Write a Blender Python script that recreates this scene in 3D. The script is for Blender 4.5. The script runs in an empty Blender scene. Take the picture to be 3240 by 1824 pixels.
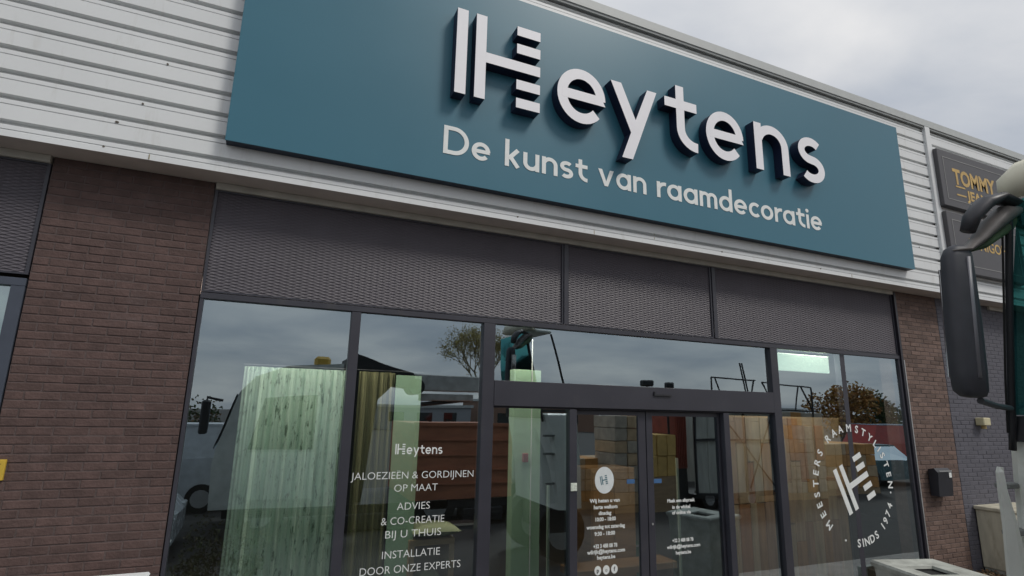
import bpy, math, random
from mathutils import Vector, Matrix
random.seed(11)
C = bpy.context.scene.collection
SC = bpy.context.scene
R = math.radians

# ------------------------------------------------------------------ camera
# world: X along the facade, Y into the building (facade at Y=0), eye height 2.02; ground at -0.38
cam = bpy.data.cameras.new('camera'); camo = bpy.data.objects.new('camera', cam); C.objects.link(camo)
cam.sensor_width = 36.0; cam.lens = 36.0 * 1771.43 / 3240.0
cam.clip_start = 0.05; cam.clip_end = 2000
yaw, pitch, roll = 0.412464, 0.215490, -0.022238
f = Vector((math.sin(yaw)*math.cos(pitch), math.cos(yaw)*math.cos(pitch), math.sin(pitch)))
r = Vector((math.cos(yaw), -math.sin(yaw), 0)); d = f.cross(r)
c_, s_ = math.cos(roll), math.sin(roll)
r2 = r*c_ + d*s_; d2 = r*(-s_) + d*c_
camo.matrix_world = Matrix(((r2.x, -d2.x, -f.x, 0), (r2.y, -d2.y, -f.y, -5.2), (r2.z, -d2.z, -f.z, 2.02), (0, 0, 0, 1)))
SC.camera = camo

# ------------------------------------------------------------------ world, sun, exposure
SUN_EL, SUN_AZ = R(50), R(140)          # azimuth clockwise from +Y (so towards +X, -Y)
W = bpy.data.worlds.new('World'); SC.world = W; W.use_nodes = True
nt = W.node_tree; nt.nodes.clear()
def N(t, **k):
    n = nt.nodes.new(t)
    for a, b in k.items(): setattr(n, a, b)
    return n
out = N('ShaderNodeOutputWorld'); bg = N('ShaderNodeBackground'); bg.inputs[1].default_value = 0.1
sky = N('ShaderNodeTexSky', sky_type='NISHITA', sun_disc=False); sky.sun_elevation = SUN_EL; sky.sun_rotation = SUN_AZ
sky.dust_density = 2.0
tc = N('ShaderNodeTexCoord'); sep = N('ShaderNodeSeparateXYZ'); nt.links.new(tc.outputs['Generated'], sep.inputs[0])
zz = N('ShaderNodeMath', operation='MAXIMUM'); zz.inputs[1].default_value = 0.0; nt.links.new(sep.outputs['Z'], zz.inputs[0])
za = N('ShaderNodeMath', operation='ADD'); za.inputs[1].default_value = 0.18; nt.links.new(zz.outputs[0], za.inputs[0])
dx = N('ShaderNodeMath', operation='DIVIDE'); dy = N('ShaderNodeMath', operation='DIVIDE')
nt.links.new(sep.outputs['X'], dx.inputs[0]); nt.links.new(za.outputs[0], dx.inputs[1])
nt.links.new(sep.outputs['Y'], dy.inputs[0]); nt.links.new(za.outputs[0], dy.inputs[1])
cmb = N('ShaderNodeCombineXYZ'); nt.links.new(dx.outputs[0], cmb.inputs[0]); nt.links.new(dy.outputs[0], cmb.inputs[1])
n1 = N('ShaderNodeTexNoise'); n1.inputs['Scale'].default_value = 1.15; n1.inputs['Detail'].default_value = 7; n1.inputs['Roughness'].default_value = 0.5
n1.inputs['Distortion'].default_value = 0.35
nt.links.new(cmb.outputs[0], n1.inputs['Vector'])
cr = N('ShaderNodeValToRGB'); cr.color_ramp.elements[0].position = 0.36; cr.color_ramp.elements[1].position = 0.66
cr.color_ramp.elements[0].color = (0.57, 0.62, 0.70, 1); cr.color_ramp.elements[1].color = (1.05, 1.04, 1.03, 1)
nt.links.new(n1.outputs[0], cr.inputs[0])
# overcast brightening towards the zenith
el = N('ShaderNodeMath', operation='MULTIPLY_ADD'); el.inputs[1].default_value = 3.0; el.inputs[2].default_value = 6.4
nt.links.new(zz.outputs[0], el.inputs[0])
mul = N('ShaderNodeVectorMath', operation='SCALE'); nt.links.new(cr.outputs[0], mul.inputs[0]); nt.links.new(el.outputs[0], mul.inputs['Scale'])
mix = N('ShaderNodeMixRGB'); mix.inputs[0].default_value = 0.9
nt.links.new(sky.outputs[0], mix.inputs[1]); nt.links.new(mul.outputs[0], mix.inputs[2])
nt.links.new(mix.outputs[0], bg.inputs[0]); nt.links.new(bg.outputs[0], out.inputs[0])

sl = bpy.data.lights.new('sun', 'SUN'); sl.energy = 1.5; sl.angle = R(14); sl.color = (1.0, 0.96, 0.90)
so = bpy.data.objects.new('sun', sl); C.objects.link(so)
sd = Vector((math.sin(SUN_AZ)*math.cos(SUN_EL), math.cos(SUN_AZ)*math.cos(SUN_EL), math.sin(SUN_EL)))
so.rotation_euler = sd.to_track_quat('Z', 'Y').to_euler(); so.location = (8, -20, 20)
vs = SC.view_settings; vs.view_transform = 'Standard'; vs.look = 'None'; vs.exposure = 0.07; vs.gamma = 1; vs.use_curve_mapping = False

# ------------------------------------------------------------------ materials
MATS = {}
def srgb(r_, g_, b_):
    return tuple(((v/255)/12.92 if v/255 <= 0.04045 else ((v/255+0.055)/1.055)**2.4) for v in (r_, g_, b_))
def mat(name, col, rough=0.6, metal=0.0, var=0.12, scale=6.0, bump=0.0, bscale=60.0, rnd=0.0, spec=0.5, emis=None, stretch=None, dirt=None):
    if name in MATS: return MATS[name]
    m = bpy.data.materials.new(name); m.use_nodes = True; t = m.node_tree; L = t.links.new
    b = t.nodes['Principled BSDF']; b.inputs['Roughness'].default_value = rough; b.inputs['Metallic'].default_value = metal
    b.inputs['Specular IOR Level'].default_value = spec
    co = t.nodes.new('ShaderNodeTexCoord'); g = t.nodes.new('ShaderNodeNewGeometry')
    mp = t.nodes.new('ShaderNodeMapping'); L(g.outputs['Position'], mp.inputs[0])
    if stretch: mp.inputs['Scale'].default_value = stretch
    n = t.nodes.new('ShaderNodeTexNoise'); n.inputs['Scale'].default_value = scale; n.inputs['Detail'].default_value = 6
    L(mp.outputs[0], n.inputs['Vector'])
    ramp = t.nodes.new('ShaderNodeMapRange'); ramp.inputs[1].default_value = 0.3; ramp.inputs[2].default_value = 0.7
    ramp.inputs[3].default_value = 1-var; ramp.inputs[4].default_value = 1+var
    L(n.outputs[0], ramp.inputs[0])
    last = ramp.outputs[0]
    if rnd:
        oi = t.nodes.new('ShaderNodeObjectInfo'); mr = t.nodes.new('ShaderNodeMapRange')
        mr.inputs[3].default_value = 1-rnd; mr.inputs[4].default_value = 1+rnd; L(oi.outputs['Random'], mr.inputs[0])
        mm = t.nodes.new('ShaderNodeMath'); mm.operation = 'MULTIPLY'; L(last, mm.inputs[0]); L(mr.outputs[0], mm.inputs[1]); last = mm.outputs[0]
    sc = t.nodes.new('ShaderNodeVectorMath'); sc.operation = 'SCALE'; sc.inputs[0].default_value = col; L(last, sc.inputs['Scale'])
    colout = sc.outputs[0]
    if dirt:
        n2 = t.nodes.new('ShaderNodeTexNoise'); n2.inputs['Scale'].default_value = dirt[1]; n2.inputs['Detail'].default_value = 8; n2.inputs['Roughness'].default_value = 0.65
        mp2 = t.nodes.new('ShaderNodeMapping'); L(g.outputs['Position'], mp2.inputs[0]); mp2.inputs['Scale'].default_value = dirt[3]
        L(mp2.outputs[0], n2.inputs['Vector'])
        m2 = t.nodes.new('ShaderNodeMapRange'); m2.inputs[1].default_value = dirt[2]; m2.inputs[2].default_value = dirt[2]+0.22; m2.inputs[4].default_value = dirt[4]
        L(n2.outputs[0], m2.inputs[0])
        mx = t.nodes.new('ShaderNodeMixRGB'); L(m2.outputs[0], mx.inputs[0]); L(colout, mx.inputs[1]); mx.inputs[2].default_value = (*dirt[0], 1); colout = mx.outputs[0]
    L(colout, b.inputs['Base Color'])
    rr = t.nodes.new('ShaderNodeMapRange'); rr.inputs[3].default_value = max(0.02, rough-0.08); rr.inputs[4].default_value = min(1, rough+0.1)
    L(n.outputs[0], rr.inputs[0]); L(rr.outputs[0], b.inputs['Roughness'])
    if bump:
        bn = t.nodes.new('ShaderNodeTexNoise'); bn.inputs['Scale'].default_value = bscale; bn.inputs['Detail'].default_value = 5
        L(mp.outputs[0], bn.inputs['Vector'])
        bp = t.nodes.new('ShaderNodeBump'); bp.inputs['Strength'].default_value = bump; bp.inputs['Distance'].default_value = 0.01
        L(bn.outputs[0], bp.inputs['Height']); L(bp.outputs[0], b.inputs['Normal'])
    if emis:
        b.inputs['Emission Color'].default_value = (*emis[0], 1); b.inputs['Emission Strength'].default_value = emis[1]
    MATS[name] = m; return m

def glassmat(name, refl=0.24, tint=(0.8, 0.86, 0.84), rough=0.0, wav=0.0, gcol=(0.78, 0.92, 1.0)):
    m = bpy.data.materials.new(name); m.use_nodes = True; t = m.node_tree; L = t.links.new
    t.nodes.clear(); o = t.nodes.new('ShaderNodeOutputMaterial'); mx = t.nodes.new('ShaderNodeMixShader')
    tr = t.nodes.new('ShaderNodeBsdfTransparent'); tr.inputs[0].default_value = (*tint, 1)
    gl = t.nodes.new('ShaderNodeBsdfGlossy'); gl.inputs['Roughness'].default_value = rough; gl.inputs[0].default_value = (*gcol, 1)
    fr = t.nodes.new('ShaderNodeFresnel'); fr.inputs[0].default_value = 1.5
    ma = t.nodes.new('ShaderNodeMath'); ma.operation = 'MULTIPLY_ADD'; ma.inputs[1].default_value = 1.0; ma.inputs[2].default_value = refl; ma.use_clamp = True
    L(fr.outputs[0], ma.inputs[0]); L(ma.outputs[0], mx.inputs[0]); L(tr.outputs[0], mx.inputs[1]); L(gl.outputs[0], mx.inputs[2]); L(mx.outputs[0], o.inputs[0])
    if wav:
        g = t.nodes.new('ShaderNodeNewGeometry'); nn = t.nodes.new('ShaderNodeTexNoise'); nn.inputs['Scale'].default_value = 1.3; nn.inputs['Detail'].default_value = 1
        L(g.outputs['Position'], nn.inputs['Vector']); bp = t.nodes.new('ShaderNodeBump'); bp.inputs['Strength'].default_value = 1; bp.inputs['Distance'].default_value = wav
        L(nn.outputs[0], bp.inputs['Height']); L(bp.outputs[0], gl.inputs['Normal'])
    MATS[name] = m; return m
def clear(name):
    m = bpy.data.materials.new(name); m.use_nodes = True; t = m.node_tree; t.nodes.clear()
    o = t.nodes.new('ShaderNodeOutputMaterial'); tr = t.nodes.new('ShaderNodeBsdfTransparent'); tr.inputs[0].default_value = (0.95, 0.97, 0.96, 1)
    t.links.new(tr.outputs[0], o.inputs[0]); return m

WHITE = mat('white_steel_cladding', (0.74, 0.755, 0.755), 0.42, var=0.035, scale=1.3, bump=0.05, bscale=9, dirt=((0.44, 0.42, 0.36), 4.5, 0.57, (2.2, 1, 0.35), 0.38))
SOFF = mat('soffit_steel', (0.50, 0.44, 0.40), 0.55, var=0.08)
STRIPM = mat('beige_trim', (0.46, 0.44, 0.39), 0.55, var=0.1, dirt=((0.2, 0.18, 0.15), 2, 0.55, (1, 1, 3), 0.5))
COPE = mat('grey_coping', (0.46, 0.48, 0.47), 0.5, var=0.05)
TEAL = mat('teal_sign_panel', (0.036, 0.150, 0.212), 0.38, var=0.03, scale=0.9)
TEALS = mat('dark_sign_edge', (0.012, 0.022, 0.04), 0.6)
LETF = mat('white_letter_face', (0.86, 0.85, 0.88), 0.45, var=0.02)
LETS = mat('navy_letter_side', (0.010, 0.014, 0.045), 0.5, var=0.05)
DECAL = mat('white_vinyl', (0.80, 0.82, 0.80), 0.5, var=0.04, scale=14)
ANTH = mat('anthracite_frame', (0.040, 0.040, 0.052), 0.42, var=0.08, scale=3, dirt=((0.09, 0.085, 0.08), 5, 0.58, (1, 1, 0.6), 0.4))
MESH = mat('anthracite_mesh', (0.098, 0.088, 0.102), 0.5, var=0.10, scale=2.2)
BACK = mat('dark_backing', (0.022, 0.021, 0.028), 0.8)
PBACK = mat('mesh_backing', (0.098, 0.088, 0.102), 0.7)
BRICK = mat('brown_brick', (0.102, 0.064, 0.057), 0.85, var=0.22, scale=9, bump=0.6, bscale=45, rnd=0.14, dirt=((0.185, 0.150, 0.150), 2.6, 0.58, (1, 1, 1.4), 0.5))
MORT = mat('brown_mortar', (0.112, 0.083, 0.078), 0.95, var=0.2, scale=12, bump=0.5, bscale=70)
BRICK2 = mat('warm_brown_brick', (0.145, 0.096, 0.078), 0.85, var=0.2, scale=9, bump=0.6, bscale=45, rnd=0.24, dirt=((0.20, 0.16, 0.13), 2.2, 0.58, (1, 1, 1.6), 0.4))
GBRICK = mat('grey_painted_brick', (0.100, 0.098, 0.118), 0.7, var=0.08, scale=5, bump=0.4, bscale=45, rnd=0.06)
GMORT = mat('grey_painted_mortar', (0.098, 0.096, 0.115), 0.8, var=0.08)
CONC = mat('weathered_concrete', (0.40, 0.41, 0.37), 0.9, var=0.22, scale=9, bump=0.5, bscale=40, dirt=((0.16, 0.16, 0.13), 7, 0.55, (1, 1, 1), 0.6))
ASPH = mat('asphalt', (0.060, 0.060, 0.062), 0.9, var=0.25, scale=3, bump=0.6, bscale=90)
PAVE = mat('concrete_paver', (0.30, 0.28, 0.26), 0.9, var=0.2, scale=4, bump=0.4, bscale=60)
BLACKP = mat('black_plastic', (0.020, 0.021, 0.025), 0.45, var=0.2, scale=5)
RUBBER = mat('rubber', (0.012, 0.012, 0.012), 0.85)
TRUCKW = mat('cream_white_truck_paint', (0.80, 0.82, 0.76), 0.35, var=0.05, dirt=((0.35, 0.32, 0.24), 4, 0.6, (1, 1, 2), 0.4))
GLASS = glassmat('shop_glass', 0.345, (0.93, 0.97, 0.95), wav=0.0012)
TGLASS = glassmat('teal_windscreen_glass', 0.34, (0.06, 0.26, 0.25), 0.06, gcol=(0.12, 0.42, 0.42))
CARGL = glassmat('car_glass', 0.12, (0.12, 0.15, 0.16), 0.02)
CLEAR = clear('glass_inner_face')
STEEL = mat('galvanised_steel', (0.45, 0.46, 0.46), 0.45, 0.6, var=0.1)
GOLD = mat('gold_lettering', (0.55, 0.36, 0.11), 0.5, var=0.15, scale=10)
WOOD = mat('pale_oak', (0.42, 0.29, 0.17), 0.6, var=0.15, scale=3, stretch=(1, 1, 6), bump=0.1)

# ------------------------------------------------------------------ mesh builder
ROOTL = {}
class MB:
    def __init__(s): s.v = []; s.f = []; s.m = []
    def add(s, vs_, fs, mi=0):
        o = len(s.v); s.v += [tuple(v) for v in vs_]
        for q in fs: s.f.append(tuple(i+o for i in q)); s.m.append(mi)
        return s
    def box(s, x0, x1, y0, y1, z0, z1, mi=0):
        return s.add([(x0,y0,z0),(x1,y0,z0),(x1,y1,z0),(x0,y1,z0),(x0,y0,z1),(x1,y0,z1),(x1,y1,z1),(x0,y1,z1)],
                     [(0,3,2,1),(4,5,6,7),(0,1,5,4),(1,2,6,5),(2,3,7,6),(3,0,4,7)], mi)
    def bbox(s, x0, x1, y0, y1, z0, z1, b=0.01, mi=0):
        """box with chamfered edges"""
        X = (x0, x1); Y = (y0, y1); Z = (z0, z1); vs_ = []; idx = {}
        for i in (0,1):
            for j in (0,1):
                for k in (0,1):
                    sx, sy, sz = (1-2*i)*b, (1-2*j)*b, (1-2*k)*b
                    for a, p in enumerate(((X[i], Y[j]+sy, Z[k]+sz), (X[i]+sx, Y[j], Z[k]+sz), (X[i]+sx, Y[j]+sy, Z[k]))):
                        idx[(i,j,k,a)] = len(vs_); vs_.append(p)
        fs = []
        cc = [(0,0),(1,0),(1,1),(0,1)]
        for i in (0,1):
            q = [idx[(i,a,b_,0)] for a, b_ in cc]; fs.append(q if i else q[::-1])
            q = [idx[(a,i,b_,1)] for a, b_ in cc]; fs.append(q[::-1] if i else q)
            q = [idx[(a,b_,i,2)] for a, b_ in cc]; fs.append(q if i else q[::-1])
        for i in (0,1):
            for j in (0,1):
                fs.append([idx[(i,j,0,0)], idx[(i,j,1,0)], idx[(i,j,1,1)], idx[(i,j,0,1)]])
                fs.append([idx[(i,0,j,0)], idx[(i,1,j,0)], idx[(i,1,j,2)], idx[(i,0,j,2)]])
                fs.append([idx[(0,i,j,1)], idx[(1,i,j,1)], idx[(1,i,j,2)], idx[(0,i,j,2)]])
                for k in (0,1): fs.append([idx[(i,j,k,0)], idx[(i,j,k,1)], idx[(i,j,k,2)]])
        return s.add(vs_, fs, mi)
    def prism(s, pts, y0, y1, mi=0, side=None, axis='y'):
        """polygon pts (a,b) extruded between y0 and y1 along an axis"""
        n = len(pts); side = mi if side is None else side
        mk = {'y': lambda a,b,c: (a,c,b), 'x': lambda a,b,c: (c,a,b), 'z': lambda a,b,c: (a,b,c)}[axis]
        vs_ = [mk(a,b,y0) for a,b in pts] + [mk(a,b,y1) for a,b in pts]
        s.add(vs_, [tuple(range(n))], mi); o = len(s.v)-2*n
        s.f.append(tuple(o+n+i for i in reversed(range(n)))); s.m.append(mi)
        for i in range(n):
            j = (i+1) % n; s.f.append((o+i, o+n+i, o+n+j, o+j)); s.m.append(side)
        return s
    def tube(s, pts, rad, n=8, mi=0, cap=True):
        pts = [Vector(p) for p in pts]; rings = []
        rad = rad if isinstance(rad, (list, tuple)) else [rad]*len(pts)
        for i, p in enumerate(pts):
            t = (pts[min(i+1, len(pts)-1)] - pts[max(i-1, 0)]).normalized()
            a = t.orthogonal().normalized() if i == 0 else (pa - t*pa.dot(t)).normalized()
            pa = a; b = t.cross(a)
            rings.append([p + (a*math.cos(2*math.pi*k/n) + b*math.sin(2*math.pi*k/n))*rad[i] for k in range(n)])
        o = len(s.v)
        for rg in rings: s.v += [tuple(q) for q in rg]
        for i in range(len(pts)-1):
            for k in range(n):
                k2 = (k+1) % n; s.f.append((o+i*n+k, o+i*n+k2, o+(i+1)*n+k2, o+(i+1)*n+k)); s.m.append(mi)
        if cap:
            s.f.append(tuple(o+k for k in reversed(range(n)))); s.m.append(mi)
            s.f.append(tuple(o+(len(pts)-1)*n+k for k in range(n))); s.m.append(mi)
        return s
    def rings(s, rgs, mi=0, cap=True):
        """loft through closed rings of equal length"""
        n = len(rgs[0]); o = len(s.v)
        for rg in rgs: s.v += [tuple(q) for q in rg]
        for i in range(len(rgs)-1):
            for k in range(n):
                k2 = (k+1) % n; s.f.append((o+i*n+k, o+i*n+k2, o+(i+1)*n+k2, o+(i+1)*n+k)); s.m.append(mi)
        if cap:
            s.f.append(tuple(o+k for k in reversed(range(n)))); s.m.append(mi)
            s.f.append(tuple(o+(len(rgs)-1)*n+k for k in range(n))); s.m.append(mi)
        return s
    def cyl(s, p, ax, rad, h, n=20, mi=0):
        p = Vector(p); a = {'x': Vector((1,0,0)), 'y': Vector((0,1,0)), 'z': Vector((0,0,1))}[ax]
        return s.tube([p, p+a*h], rad, n, mi)
    def build(s, name, m, parent=None, smooth=False, **props):
        L = ROOTL.get(parent.name, Vector((0,0,0))) if parent else Vector((0,0,0))
        if not parent:      # origin at the base centre of the mesh
            xs = [v[0] for v in s.v]; ys = [v[1] for v in s.v]; zs = [v[2] for v in s.v]
            L = Vector(((min(xs)+max(xs))/2, (min(ys)+max(ys))/2, min(zs)))
        me = bpy.data.meshes.new(name); me.from_pydata([(v[0]-L.x, v[1]-L.y, v[2]-L.z) for v in s.v], [], s.f)
        for mm in (m if isinstance(m, (list, tuple)) else [m]): me.materials.append(mm)
        me.polygons.foreach_set('material_index', s.m)
        if smooth: me.polygons.foreach_set('use_smooth', [True]*len(s.f))
        me.update(); o = bpy.data.objects.new(name, me); C.objects.link(o)
        if parent: o.parent = parent
        else: o.location = L
        ROOTL[o.name] = L
        for k, v in props.items(): o[k] = v
        return o
def tag(o, label=None, cat=None, group=None, kind=None):
    if label: o['label'] = label
    if cat: o['category'] = cat
    if group: o['group'] = group
    if kind: o['kind'] = kind
    return o
def thing(name, loc, label, cat, group=None):
    o = bpy.data.objects.new(name, None); C.objects.link(o); o.location = loc; o.empty_display_size = 0.2
    ROOTL[o.name] = Vector(loc); return tag(o, label, cat, group)
def inst(src, parent, world_loc, rot=(0,0,0), scale=(1,1,1), name=None):
    """copy of a mesh object (origin-centred mesh) as child of parent"""
    c = src.copy(); C.objects.link(c); c.parent = parent
    c.location = Vector(world_loc) - ROOTL.get(parent.name, Vector((0,0,0))); c.rotation_euler = rot; c.scale = scale
    return c

# ------------------------------------------------------------------ stroke font
def arc(cx, cy, rx, ry, a0, a1, n=None):
    n = n or max(4, int(abs(a1-a0)/9))
    return [(cx+rx*math.cos(R(a0+(a1-a0)*i/n)), cy+ry*math.sin(R(a0+(a1-a0)*i/n))) for i in range(n+1)]
def glyph(ch, s, xh, cap=1.0, desc=0.27):
    """returns (advance width, [('s', polyline) | ('p', polygon)]) ; stroke width s, units of cap height"""
    h = s/2; bw = xh*0.95; cx = bw/2; rx = cx-h; ry = xh/2-h; cy = xh/2; o = []
    if ch == 'e':
        o = [('s', arc(cx, cy, rx, ry, -1, 318)), ('p', [(h, cy-h*0.95), (bw-0.001, cy-h*0.95), (bw-h, cy+h*0.95), (h, cy+h*0.95)])]; w = bw
    elif ch == 'o': o = [('s', arc(cx, cy, rx, ry, 0, 360))]; w = bw
    elif ch == 'c': o = [('s', arc(cx, cy, rx, ry, 46, 314))]; w = bw*0.82
    elif ch == 'a': o = [('s', arc(cx, cy, rx, ry, 0, 360)), ('s', [(bw-h, 0), (bw-h, xh)])]; w = bw
    elif ch == 'd': o = [('s', arc(cx, cy, rx, ry, 0, 360)), ('s', [(bw-h, 0), (bw-h, cap)])]; w = bw
    elif ch == 'n' or ch == 'h':
        w = xh*0.87; rr = w/2-h; o = [('s', [(h, 0), (h, xh if ch == 'n' else cap)]), ('s', arc(w/2, xh-h-rr, rr, rr, 160, 0)+[(w-h, 0)])]
    elif ch == 'u':
        w = xh*0.87; rr = w/2-h; o = [('s', [(w-h, 0), (w-h, xh)]), ('s', [(h, xh)]+arc(w/2, h+rr, rr, rr, 180, 340))]
    elif ch == 'm':
        a = xh*0.72; rr = (a-s)/2; w = 2*a-s
        o = [('s', [(h, 0), (h, xh)]), ('s', arc(a/2, xh-h-rr, rr, rr, 160, 0)+[(a-h, 0)]), ('s', arc(a/2+a-s, xh-h-rr, rr, rr, 160, 0)+[(w-h, 0)])]
    elif ch == 'r':
        w = xh*0.52; o = [('s', [(h, 0), (h, xh)]), ('s', arc(h+xh*0.42, xh-h-xh*0.40, xh*0.42, xh*0.40, 165, 80))]
    elif ch == 's':
        w = xh*0.74; r_ = (xh-s)/4; a = w/2-h
        o = [('s', arc(w/2, xh-h-r_, a, r_, 38, 250) + arc(w/2, h+r_, a, r_, 70, -142))]
    elif ch == 't':
        w = xh*0.70; t0 = w*0.40; rr = w-t0
        o = [('s', [(t0, xh*1.30)]+arc(t0+rr*0.95, h+rr*0.95, rr*0.95, rr*0.95, 180, 272)), ('s', [(0, xh-h), (w, xh-h)])]
    elif ch == 'v': 
        w = xh*0.98; k = s*1.12; o = [('p', [(0, xh), (k, xh), (w/2+k*0.42, 0), (w/2-k*0.42, 0)]), ('p', [(w-k, xh), (w, xh), (w/2+k*0.42, 0), (w/2-k*0.42, 0)])]
    elif ch == 'y':
        w = xh*0.98; k = s*1.12; sl_ = (w/2-k*0.08)/xh; dx_ = sl_*desc*1.0
        o = [('p', [(0, xh), (k, xh), (w/2+k*0.42, 0.0), (w/2-k*0.42, 0)]), ('p', [(w-k, xh), (w, xh), (w/2+k*0.42-dx_, -desc), (w/2-k*0.62-dx_, -desc)])]
    elif ch == 'k':
        w = xh*0.82; o = [('s', [(h, 0), (h, cap)]), ('p', [(s, xh*0.36), (w-s*1.35, xh), (w-s*0.05, xh), (s, xh*0.62-s*1.05+s*0.2)]), ('p', [(s*1.2, xh*0.52), (s*2.1, xh*0.70), (w, 0), (w-s*1.35, 0)])]
        o = [('s', [(h, 0), (h, cap)]), ('s', [(s*0.9, xh*0.44), (w-h*1.3, xh)]), ('s', [(s*1.3, xh*0.56), (w-h*1.2, 0)])]
    elif ch == 'i':
        w = s*1.0; o = [('s', [(h, 0), (h, xh)]), ('p', [(h+s*0.62*math.cos(R(a)), xh+s*1.25+s*0.62*math.sin(R(a))) for a in range(0, 360, 30)])]
    elif ch == 'D':
        w = cap*0.82; o = [('s', [(h, 0), (h, cap)]), ('s', [(h, h), (w*0.42, h)]+arc(w*0.42, cap/2, w*0.58-h, cap/2-h, -88, 88)+[(w*0.42, cap-h), (h, cap-h)])]
    else: w = xh*0.5
    return w, o
def ribbon(pts, s):
    P = [Vector(p) for p in pts]; n = len(P); l = []; r_ = []
    closed = (P[0]-P[-1]).length < 1e-5
    for i in range(n):
        if closed and i in (0, n-1): a, b = P[-2], P[1]; d0 = (P[0]-P[-2]).normalized(); d1 = (P[1]-P[0]).normalized()
        else:
            d0 = (P[i]-P[i-1]).normalized() if i else (P[1]-P[0]).normalized()
            d1 = (P[i+1]-P[i]).normalized() if i < n-1 else d0
        t = (d0+d1).normalized(); m_ = max(0.5, t.dot(d1)); nn = Vector((-t.y, t.x))*(s/2/m_)
        l.append(P[i]+nn); r_.append(P[i]-nn)
    return l, r_, closed
def draw_glyph(mb, items, s, xf, yf, yb, lift=0.0004, fi=0, si=1):
    """xf maps (u,v)->(X,Z); front plane at yf (towards -Y), back plane at yb"""
    for k, (kind, pts) in enumerate(items):
        y = yf - lift*k
        if kind == 's':
            l, r_, closed = ribbon(pts, s); n = len(l); o = len(mb.v)
            for q in l+r_: a, b = xf(q.x, q.y); mb.v.append((a, y, b))
            for i in range(n-1): mb.f.append((o+i, o+i+1, o+n+i+1, o+n+i)); mb.m.append(fi)
            if yb is not None:
                ob = len(mb.v)
                for q in l+r_: a, b = xf(q.x, q.y); mb.v.append((a, yb, b))
                for i in range(n-1):
                    mb.f.append((o+i, ob+i, ob+i+1, o+i+1)); mb.m.append(si)
                    mb.f.append((o+n+i, o+n+i+1, ob+n+i+1, ob+n+i)); mb.m.append(si)
                if not closed:
                    for i in (0, n-1): mb.f.append((o+i, o+n+i, ob+n+i, ob+i)); mb.m.append(si)
        else:
            n = len(pts); o = len(mb.v)
            for u, v in pts: a, b = xf(u, v); mb.v.append((a, y, b))
            mb.f.append(tuple(range(o, o+n))); mb.m.append(fi)
            if yb is not None:
                for u, v in pts: a, b = xf(u, v); mb.v.append((a, yb, b))
                for i in range(n): j = (i+1) % n; mb.f.append((o+i, o+n+i, o+n+j, o+j)); mb.m.append(si)
def word(mb, text, x0, x1, z0, cap, s, xh, yf, yb=None, sp=0.13):
    """lay a word out between x0 and x1 by adjusting letter gaps"""
    gl_ = [glyph(c, s, xh) for c in text]; tot = sum(g[0] for g in gl_)*cap; gap = 0.105*cap
    k = ((x1-x0)-gap*(len(text)-1))/tot; x = x0
    for w, items in gl_:
        draw_glyph(mb, items, s, (lambda u, v, x=x: (x+u*cap*k, z0+v*cap)), yf, yb); x += w*cap*k+gap
HLOGO = [(0, .113, 0, .931), (.202, .315, 0, .931), (.315, .921, .409, .522), (.652, .92, .825, .931), (.652, .92, .616, .727), (.652, .92, .205, .313), (.652, .92, 0, .107)]
def hlogo(mb, x, z, sc, yf, yb=None, rot=0.0, lift=0.0004):
    ca, sa = math.cos(rot), math.sin(rot)
    its = [('p', [(a, c), (b, c), (b, d_), (a, d_)]) for a, b, c, d_ in HLOGO]
    draw_glyph(mb, its, 0, lambda u, v: (x+sc*(u*ca-v*sa), z+sc*(u*sa+v*ca)), yf, yb, lift)
def text_mesh(txt, size, extr=0.0, bold=0.0, spacing=1.0):
    """built-in font text as raw verts/faces in the XZ plane, centred on X, baseline z=0"""
    cu = bpy.data.curves.new('t', 'FONT'); cu.body = txt; cu.size = size; cu.align_x = 'CENTER'; cu.offset = bold; cu.extrude = extr; cu.space_character = spacing
    cu.resolution_u = 3
    o = bpy.data.objects.new('t', cu); C.objects.link(o); dg = bpy.context.evaluated_depsgraph_get(); dg.update()
    me = bpy.data.meshes.new_from_object(o.evaluated_get(dg)); vs_ = [v.co.copy() for v in me.vertices]; fs = [tuple(p.vertices) for p in me.polygons]
    bpy.data.objects.remove(o); bpy.data.curves.remove(cu); bpy.data.meshes.remove(me); return vs_, fs
def put_text(mb, txt, x, z, size, y, width=None, bold=0.0, rot=0.0, skew=0.0, spacing=1.0, mi=0):
    vs_, fs = text_mesh(txt, size, 0, bold, spacing)
    if not vs_: return
    x0, x1 = min(v.x for v in vs_), max(v.x for v in vs_); k = width/(x1-x0) if width else 1.0; mid = (x0+x1)/2
    ca, sa = math.cos(rot), math.sin(rot)
    mb.add([(x+((v.x-mid)*k*ca - v.y*sa), y, z+((v.x-mid)*k*sa + v.y*ca)+skew*(v.x-mid)*k) for v in vs_], fs, mi)

GZ = -0.38
# ------------------------------------------------------------------ ground
g = MB(); g.add([(-400,-400,GZ),(400,-400,GZ),(400,400,GZ),(-400,400,GZ)], [(0,1,2,3)]); g.build('ground', mat('yard_asphalt', (0.055, 0.053, 0.050), 0.9, var=0.25, scale=3, bump=0.6, bscale=90), kind='structure')
pv = MB(); pv.box(-14, 30, -1.6, -0.02, GZ+0.004, GZ+0.11); pavement = pv.build('pavement', PAVE, kind='structure')
jt = MB()
for i in range(0, 44):
    for j in range(3):
        x = -14+i*1.0; jt.box(x+0.004, x+0.996, -1.58+j*0.515, -1.58+j*0.515+0.508, GZ+0.112, GZ+0.124)
jt.build('paving_slabs', PAVE, pavement, kind='stuff')

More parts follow.
